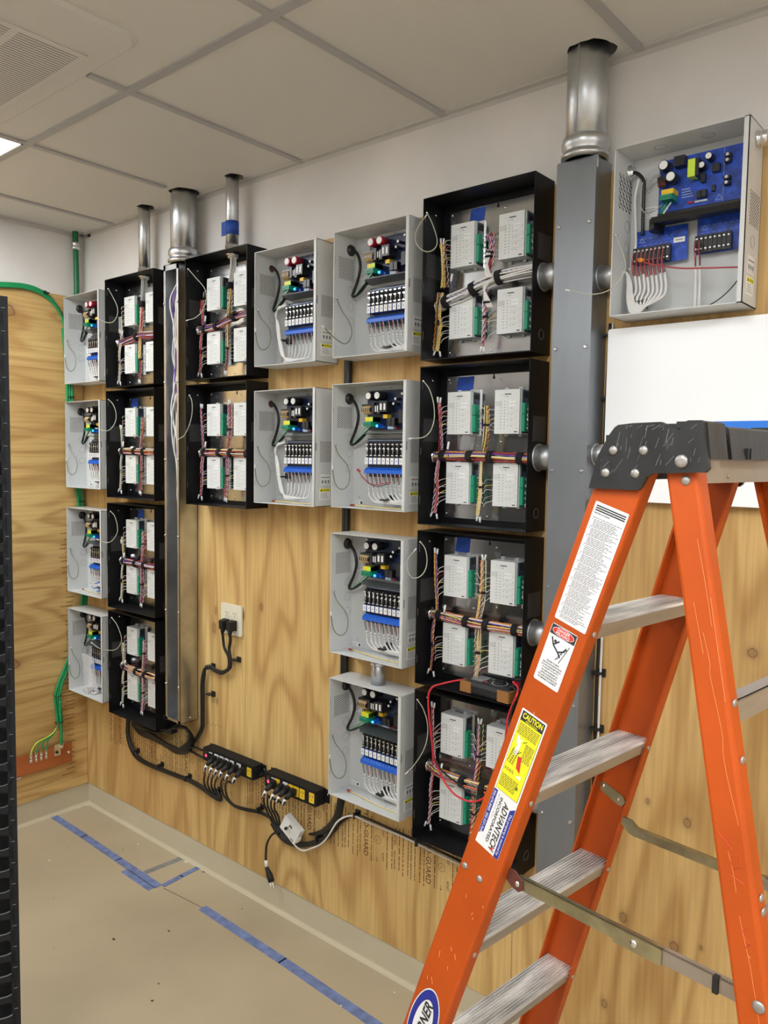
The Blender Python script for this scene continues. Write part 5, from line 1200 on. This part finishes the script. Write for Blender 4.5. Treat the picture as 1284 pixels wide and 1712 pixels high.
# steps
for k in range(5):
    z = 1.4682-.3048*k; v, u = vf(z), Wd(z)-.005; b = MB(); h = .0385
    P = [(-h, -.004)]; nr = 11
    for i in range(nr):
        x = -h+.002+i*(2*h-.004)/nr; w_ = (2*h-.004)/nr
        P += [(x, 0 if i else -.0005), (x+w_*.55, 0), (x+w_*.62, -.0034), (x+w_*.95, -.0034)]
    P += [(h, -.004), (h, -.0285), (h-.006, -.0285), (h-.006, -.026), (h-.0025, -.026), (h-.0025, -.006), (-h+.0025, -.006), (-h+.0025, -.026), (-h+.006, -.026), (-h+.006, -.0285), (-h, -.0285)]
    P = [(a+LA*c, c) for a, c in P]
    o = len(b.v); n = len(P); b.v += [(v+p[0], -u, z+p[1]) for p in P]+[(v+p[0], u, z+p[1]) for p in P]
    b.face([o+i for i in range(n)], 'aluminium'); b.face([o+n+i for i in range(n)][::-1], 'aluminium')
    for i in range(n): j = (i+1) % n; b.face((o+j, o+i, o+n+i, o+n+j), 'tread_alu' if i < 4*nr+1 else 'aluminium')
    s = b.build('step', t)
    b = MB()
    for uu in (-u+.030, u-.022): b.box(v+h-.0045, v+h-.0018, uu-.006, uu+.004, z-.012, z-.006, 'print_grey')
    b.build('slot_holes', s)
# step diagonal braces on the bottom step only
b = MB(); z = 1.4682-.3048*4
for s_ in (-1, 1): b.tube([(vf(z), s_*(Wd(z)-.10), z-.026), (vf(z-.1), s_*(Wd(z-.1)-.008), z-.11)], .006, 'aluminium', 6)
b.build('brace', t)
# top cap
SIDE = [(-.3129, 1.6861), (-.2985, 1.738), (-.2923, 1.7482), (-.2810, 1.768), (-.2720, 1.780), (-.2650, 1.785), (-.240, 1.7872), (-.1960, 1.7882), (-.166, 1.7755), (-.1595, 1.7870), (-.1534, 1.7894), (-.1345, 1.7892), (-.1310, 1.786), (-.1265, 1.752), (-.1215, 1.7275), (-.1205, 1.7215), (-.1255, 1.7155), (-.200, 1.7125), (-.2070, 1.7116), (-.2145, 1.707), (-.2230, 1.6900), (-.228, 1.6863)]
u0, u1 = .1818, .1735
cap = MB()
for s_ in (-1, 1): cap.prism([(p[0], p[1]) for p in SIDE][::s_], 'y', s_*u0, s_*u1, 'cap_plastic', 'cap_plastic')
# body between the side plates
cap.box(-.262, -.175, -u1, u1, 1.770, 1.7855, 'cap_plastic')
cap.box(-.290, -.262, -u1, u1, 1.735, 1.770, 'cap_plastic')
cap.box(-.285, -.280, -u1, u1, 1.700, 1.737, 'cap_plastic')
for (ua, ub, vv, zt) in ((-u1, -.118, -.1275, 1.7885), (-.092, .060, -.1330, 1.7835), (.085, u1, -.1275, 1.7885)):
    cap.prism([(-.175, zt-.010), (-.175, zt), (vv-.006, zt), (vv-.001, zt-.003), (vv+.006, 1.7345), (vv, 1.7345), (vv-.004, zt-.008)], 'y', ua, ub, 'cap_plastic')
for ua, ub in ((-.118, -.092), (.060, .085)): cap.prism([(-.175, 1.765), (-.175, 1.772), (-.150, 1.772), (-.143, 1.735), (-.148, 1.735)], 'y', ua, ub, 'cap_plastic')
for uu in (-.040, -.030): cap.box(-.134, -.125, uu, uu+.003, 1.735, 1.752, 'cap_plastic')
c_ = cap.build('top_cap', t)
b = MB(); rnd = random.Random(44)
for k in range(60):
    v, z = rnd.uniform(-.295, -.135), rnd.uniform(1.700, 1.782)
    if z < 1.72 and v > -.23 or v < -.275 and z > 1.74: continue
    L = rnd.uniform(.004, .026); a = math.radians(rnd.gauss(68, 14)); b.tube([(v, -u0-.0001, z), (min(v+L*math.cos(a), -.13), -u0-.0001, min(z+L*math.sin(a), 1.784))], rnd.choice((.0002, .0003, .0004)), 'print_grey', 4)
b.build('scuffs', c_, kind='stuff')
b = MB()
for v, z in ((-.2711, 1.7460), (-.2206, 1.7462), (-.2834, 1.7113), (-.2330, 1.7114)):
    for s_ in (-1, 1): b.dome((v, s_*u0, z), (0, s_, 0), .0073, .0035, 'aluminium', 14)
for s_ in (-1, 1): b.lathe((-.1603, s_*u0, 1.7308), [(.0098, 0), (.0095, .003), (.007, .0045), (.0045, .005)], (0, s_, 0), 'aluminium', 16)
split_build(b, 'rivet', c_)
b = MB(); b.box(-.150, -.147, -.165, .165, 1.699, 1.7345, 'aluminium_tan'); b.dome((-.147, -.058, 1.709), (1, 0, 0), .004, .002, 'brass_zinc', 8); b.build('cross_plate', t)
# spreaders: two-piece folding steel braces on each side
def spreader(s_, za, zb):
    uo = Wd(1.0)-.030; U_ = s_*uo
    g = MB()
    def bar(p, q, wv=.011, th=.003, m='brass_zinc', du=0, lip=True):
        p, q = Vector(p), Vector(q); d = (q-p).normalized(); n = Vector((-d.z, 0, d.x)); Y0, Y1 = U_+du, U_+du-s_*th
        A = [p+n*wv, p-n*wv, q-n*wv, q+n*wv]; g.prism([(a.x, a.z) for a in A], 'y', min(Y0, Y1), max(Y0, Y1), m)
        if lip: A = [p+n*wv, p+n*(wv-.002), q+n*(wv-.002), q+n*wv]; g.prism([(a.x, a.z) for a in A], 'y', min(Y0, Y0-s_*.010), max(Y0, Y0-s_*.010), m)
    F, K, R = (-.420, 0, za), (-.197, 0, (za+zb)/2-.001), (-.030, 0, zb)
    bar(F, (K[0]+.02, 0, K[2])); bar((K[0]-.035, 0, K[2]+.0003), (K[0]+.045, 0, K[2]), .0135, .003, 'brass_zinc', s_*.0035); bar((K[0]-.02, 0, K[2]), R, .0115, .003, 'aluminium_tan')
    g.dome((K[0], U_+s_*.0035, K[2]), (0, s_, 0), .0065, .003, 'zinc', 12); g.box(-.075, -.067, U_-.005, U_+.005, zb-.012, zb+.012, 'insulator')
    o = g.build('spreader', t)
    g = MB(); g.prism([(-.445, za+.020), (-.425, za+.020), (-.408, za+.008), (-.406, za-.008), (-.415, za-.014), (-.430, za-.010), (-.448, za+.004)], 'y', min(U_, U_+s_*.004), max(U_, U_+s_*.004), 'brown_wire' if s_ < 0 else 'brass_zinc')
    g.dome((-.418, U_+s_*.004, za), (0, s_, 0), .006, .003, 'zinc', 10); g.build('spreader_bracket', o)
    return o
spreader(-1, .997, .996)
o = spreader(1, .965, .963)
b = MB(); U2 = Wd(1.01)-.0055
b.prism([(-.515, 1.030), (-.508, 1.038), (-.458, 1.018), (-.452, 1.008), (-.460, .996), (-.470, .996), (-.512, 1.016)], 'y', U2-.003, U2, 'brass_zinc'); b.dome((-.505, U2-.003, 1.027), (0, -1, 0), .0045, .003, 'zinc', 8); b.dome((-.468, U2-.003, 1.008), (0, -1, 0), .0045, .003, 'zinc', 8)
b.build('hinge_plate', t)
# rear braces between the rear rails
for k, z in enumerate((1.378, 1.085, .75, .42, .14)):
    b = MB(); v = vr(z); u = Wd(z)-.004
    b.box(v-.008, v+.016, -u, u, z+.014, z+.0165, 'aluminium').box(v+.0135, v+.016, -u, u, z-.018, z+.0165, 'aluminium')
    for uu in (-u+.035, u-.035): b.dome((v+.016, uu, z), (1, 0, 0), .006, .003, 'aluminium', 10)
    s = b.build('rear_brace', t)
b = MB()
for s_ in (-1, 1): b.box(vr(1.36)-.002, vr(1.36)+.001, 0, 0, 0, 0, 'aluminium') if 0 else b.tube([(vr(1.36)+.006, s_*(Wd(1.36)-.045), 1.362), (vr(1.26)+.004, s_*(Wd(1.26)-.010), 1.26)], .006, 'aluminium', 6)
b.build('diagonal_brace', t)
# labels on the near front rail: frame running down the web
zd = Vector((-LA*-1*-1, 0, 0))
def web_frame(z, v):
    """origin on the outer web face, x axis across the rail, y axis up the rail"""
    up = Vector((LA, LB, 1)).normalized(); nrm = Vector((0, -1, LB)).normalized()   # near rail leans inwards towards the top
    ax = up.cross(nrm); ax = -ax if ax.x < 0 else ax; ax.normalize()
    return web_pt(v, z, -1, 0), ax, ax.cross(up) if 0 else up, (ax.cross(up)).normalized()
def label(zc, dv, wd, ht, fn, name, lab, r=.002):
    O, X, Y, N = web_frame(zc, vf(zc)+dv); N = -N if N.y > 0 else N
    b = MB()
    def at(x, y, h=0): return O+X*x+Y*y+N*(.0006+h)
    def quad(x0, x1, y0, y1, m, h=0.): b.poly([at(x0, y0, h), at(x1, y0, h), at(x1, y1, h), at(x0, y1, h)], m)
    def poly(pts, m, h=0.): b.poly([at(x, y, h) for x, y in pts], m)
    def txt(s, x0, y0, w_, h_, m, h=.0004, rot=0, bold=0., shear=0.):
        if rot == 0: put_text(b, s, at(x0, y0, h), X, Y, w_, h_, m, bold, shear)
        else: put_text(b, s, at(x0, y0, h), -Y*1, X, w_, h_, m, bold, shear)
    P = []
    for cx, cy, st in ((wd/2-r, ht/2-r, 0), (-wd/2+r, ht/2-r, 90), (-wd/2+r, -ht/2+r, 180), (wd/2-r, -ht/2+r, 270)):
        for k in range(4): a = math.radians(st+30*k); P.append((cx+r*math.cos(a), cy+r*math.sin(a)))
    poly(P, 'label_white' if fn is not oval_label else 'label_white', 0)
    fn(quad, poly, txt, wd, ht)
    return b.build(name, rails['f', -1], lab)
def instr_label(quad, poly, txt, wd, ht):
    rnd = random.Random(2); x0, x1 = -wd/2+.004, wd/2-.003; y = ht/2-.005
    for k in range(3): quad(x0+.0, x1, y-.0022, y, 'print', .0003); y -= .0036
    txt('INSTRUCTIONS', x0, y-.0035, .030, .0028, 'print', bold=.02); y -= .009; n = 0
    while y > -ht/2+.006:
        ind = .004 if n % 6 else 0; L = rnd.uniform(.6, 1.)*(x1-x0-ind)
        x = x0+ind
        while x < x0+ind+L-.002: w_ = rnd.uniform(.003, .008); quad(x, min(x+w_, x1), y-.0009, y, 'print', .0003); x += w_+.0009
        if n % 6 == 1: quad(x0, x0+.0015, y-.0012, y, 'print', .0003)
        y -= .0024 if n % 6 else .0031; n += 1
def danger_label(quad, poly, txt, wd, ht):
    poly([(-wd/2+.001, ht/2-.001), (-wd/2+.001, ht/2-.018), (wd/2-.001, ht/2-.018), (wd/2-.001, ht/2-.001)], 'print', .0003)
    poly([(.022*math.cos(a*PI/12), ht/2-.0095+.0078*math.sin(a*PI/12)) for a in range(24)], 'label_white', .0005)
    poly([(.0212*math.cos(a*PI/12), ht/2-.0095+.0071*math.sin(a*PI/12)) for a in range(24)], 'label_red', .0007)
    txt('DANGER', -.0125, ht/2-.0090, .025, .0050, 'label_white', .0009, bold=.015); txt('PELIGRO', -.0135, ht/2-.0148, .027, .0047, 'label_white', .0009, bold=.015)
    def line(p, q, w_=.0011, m='print'):
        p, q = Vector((*p, 0)), Vector((*q, 0)); d = (q-p).normalized(); n = Vector((-d.y, d.x, 0))*w_
        poly([tuple((p+n)[:2]), tuple((p-n)[:2]), tuple((q-n)[:2]), tuple((q+n)[:2])], m, .0004)
    Y0 = ht/2-.018
    for p, q in (((-.018, Y0-.004), (-.011, Y0-.016)), ((-.011, Y0-.016), (.001, Y0-.024)), ((-.011, Y0-.015), (-.002, Y0-.006)), ((.001, Y0-.024), (.010, Y0-.019)), ((.010, Y0-.019), (.015, Y0-.012)), ((.001, Y0-.024), (.008, Y0-.031))): line(p, q, .0014)
    poly([(-.0095+.0026*math.cos(a*PI/6), Y0-.0085+.0026*math.sin(a*PI/6)) for a in range(12)], 'print', .0004)
    line((.019, Y0-.006), (.009, Y0-.040), .0006); line((.014, Y0-.010), (.001, Y0-.038), .0006)
    for k in range(5): line((.016-k*.0025, Y0-.013-k*.005), (.011-k*.002, Y0-.015-k*.005), .0005)
    y = Y0-.046
    for s_, w_ in (('FAILURE TO READ', .026), ('AND FOLLOW INSTRUCTIONS', .040), ('ON THIS LADDER MAY RESULT', .041), ('IN INJURIES OR DEATH.', .034), ('NO LEER NI SEGUIR LAS', .034), ('INSTRUCCIONES EN ESTA', .034), ('ESCALERA PUEDE RESULTAR', .040), ('EN LESIONES O LA MUERTE.', .038)):
        txt(s_, -w_/2, y, w_, .0030, 'print', bold=.02); y -= .0046
def caution_label(quad, poly, txt, wd, ht):
    a, c = wd/2-.0028, ht/2-.0032
    quad(-a, a, -c, c, 'print', .0002); quad(-a+.0007, a-.0007, -c+.0007, c-.018, 'label_yellow', .0004)
    txt('CAUTION', -a+.003, c-.0125, 2*a-.006, .0105, 'label_yellow', .0006, bold=.03); txt('PRECAUCION', -a+.012, c-.0172, 2*a-.024, .0034, 'label_yellow', .0006, bold=.02)
    rnd = random.Random(3)
    def lines(x0, x1, y0, n, dy=.0030):
        for k in range(n):
            x = x0
            while x < x1-.002: w_ = rnd.uniform(.003, .007); quad(x, min(x+w_, x1), y0-k*dy, y0-k*dy+.0013, 'print', .0006); x += w_+.001
    lines(-a+.003, a-.003, c-.023, 7); lines(.003, a-.003, c-.052, 11); lines(-a+.003, .0, -c+.044, 2); lines(-a+.003, a-.010, -c+.030, 8)
    def line(p, q, w_=.0005, m='print'):
        p, q = Vector((*p, 0)), Vector((*q, 0)); d = (q-p).normalized(); n = Vector((-d.y, d.x, 0))*w_
        poly([tuple((p+n)[:2]), tuple((p-n)[:2]), tuple((q-n)[:2]), tuple((q+n)[:2])], m, .0007)
    # worker on a ladder
    poly([(-.018, c-.044), (-.012, c-.046), (-.009, c-.053), (-.006, c-.056), (-.006, c-.066), (-.008, c-.078), (-.013, c-.082), (-.014, c-.070), (-.012, c-.062), (-.016, c-.056)], 'label_white', .0007)
    poly([(-.0075+.0024*math.cos(k*PI/5), c-.050+.0024*math.sin(k*PI/5)) for k in range(10)], 'label_white', .0008)
    for x in (-.020, -.014, -.009): line((x+.004, c-.068), (x-.001, c-.098), .0005)
    for k in range(6): line((-.020+k*.0002, c-.073-k*.0045), (-.006, c-.075-k*.0045), .0004)
    poly([(-.004, c-.078), (.004, c-.076), (.010, c-.104), (.000, c-.099)], 'label_red', .0007)
    line((.004, c-.046), (-.003, c-.052), .0006); line((.000, c-.068), (-.006, c-.075), .0006)
    poly([(.004, -c+.040), (.014, -c+.046), (.016, -c+.038)], 'label_white', .0007)
    for k in range(4): line((a-.010+.004*math.cos(k*.8), -c+.022+.004*math.sin(k*.8)), (a-.010-.004*math.cos(k*.8), -c+.022-.004*math.sin(k*.8)), .0004)
def company_label(quad, poly, txt, wd, ht):
    a, c = wd/2, ht/2
    poly([(-a+.0005, c-.001), (-a+.0095, c-.001), (-a+.0095, -c+.026), (-a+.0005, -c+.018)], 'label_blue', .0003)
    poly([(a-.0105, c-.018), (a-.0005, c-.010), (a-.0005, -c+.0005), (a-.0105, -c+.0005)], 'label_blue', .0003)
    txt('302-674-8405', -a+.0025, c-.004, .042, .0048, 'label_white', .0006, 1, .01); txt('302-537-7646', -a+.0025, c-.050, .042, .0048, 'label_white', .0006, 1, .01)
    txt('ADVANTECH', .0015, c-.010, .094, .0125, 'print', .0006, 1, .02, .25)
    txt('INCORPORATED', -.0085, c-.008, .090, .0060, 'print', .0006, 1, .02)
    txt('SECURITY AND', -.0135, c-.004, .050, .0022, 'print_grey', .0006, 1)
    poly([(.004, -c+.010), (.012, -c+.013), (.010, -c+.006)], 'label_red', .0007)
    txt('This property is secured by', a-.0090, c-.022, .084, .0062, 'label_white', .0006, 1, .01)
def oval_label(quad, poly, txt, wd, ht):
    for rx, ry, m, h in ((wd/2, ht/2, 'label_white', .0004), (wd/2*.94, ht/2*.965, 'label_blue', .0006), (wd/2*.62, ht/2*.70, 'label_white', .0008)):
        poly([(rx*math.cos(k*PI/20), ry*math.sin(k*PI/20)) for k in range(40)], m, h)
    put = 'WERNER'
    txt(put, .0105, -.060, .120, .019, 'print', .001, 2, .03, .15)
def label_oval(zc, dv, wd, ht):
    O, X, Y, N = web_frame(zc, vf(zc)+dv); N = -N if N.y > 0 else N; b = MB()
    for rx, ry, m, h in ((wd/2, ht/2, 'label_white', .0004), (wd/2*.94, ht/2*.965, 'label_blue', .0008), (wd/2*.62, ht/2*.70, 'label_white', .0012)):
        b.poly([O+X*(rx*math.cos(k*PI/20))+Y*(ry*math.sin(k*PI/20))+N*h for k in range(40)], m)
    put_text(b, 'WERNER', O+X*.0105-Y*.052+N*.0016, Y, -X, .104, .020, 'print', .03, .15)
    b.build('maker_label', rails['f', -1], 'blue and white oval label')
label(1.5600, .0045, .0625, .205, instr_label, 'instruction_label', 'white label with dense fine print')
label(1.4065, -.0005, .0520, .103, danger_label, 'danger_label', 'white label with a red DANGER oval', .003)
label(1.2265, .0015, .0545, .159, caution_label, 'caution_label', 'yellow CAUTION label')
label(1.0985, .0015, .0545, .112, company_label, 'company_label', 'white and blue ADVANTECH sticker', .0008)
label_oval(.670, -.0, .068, .160)
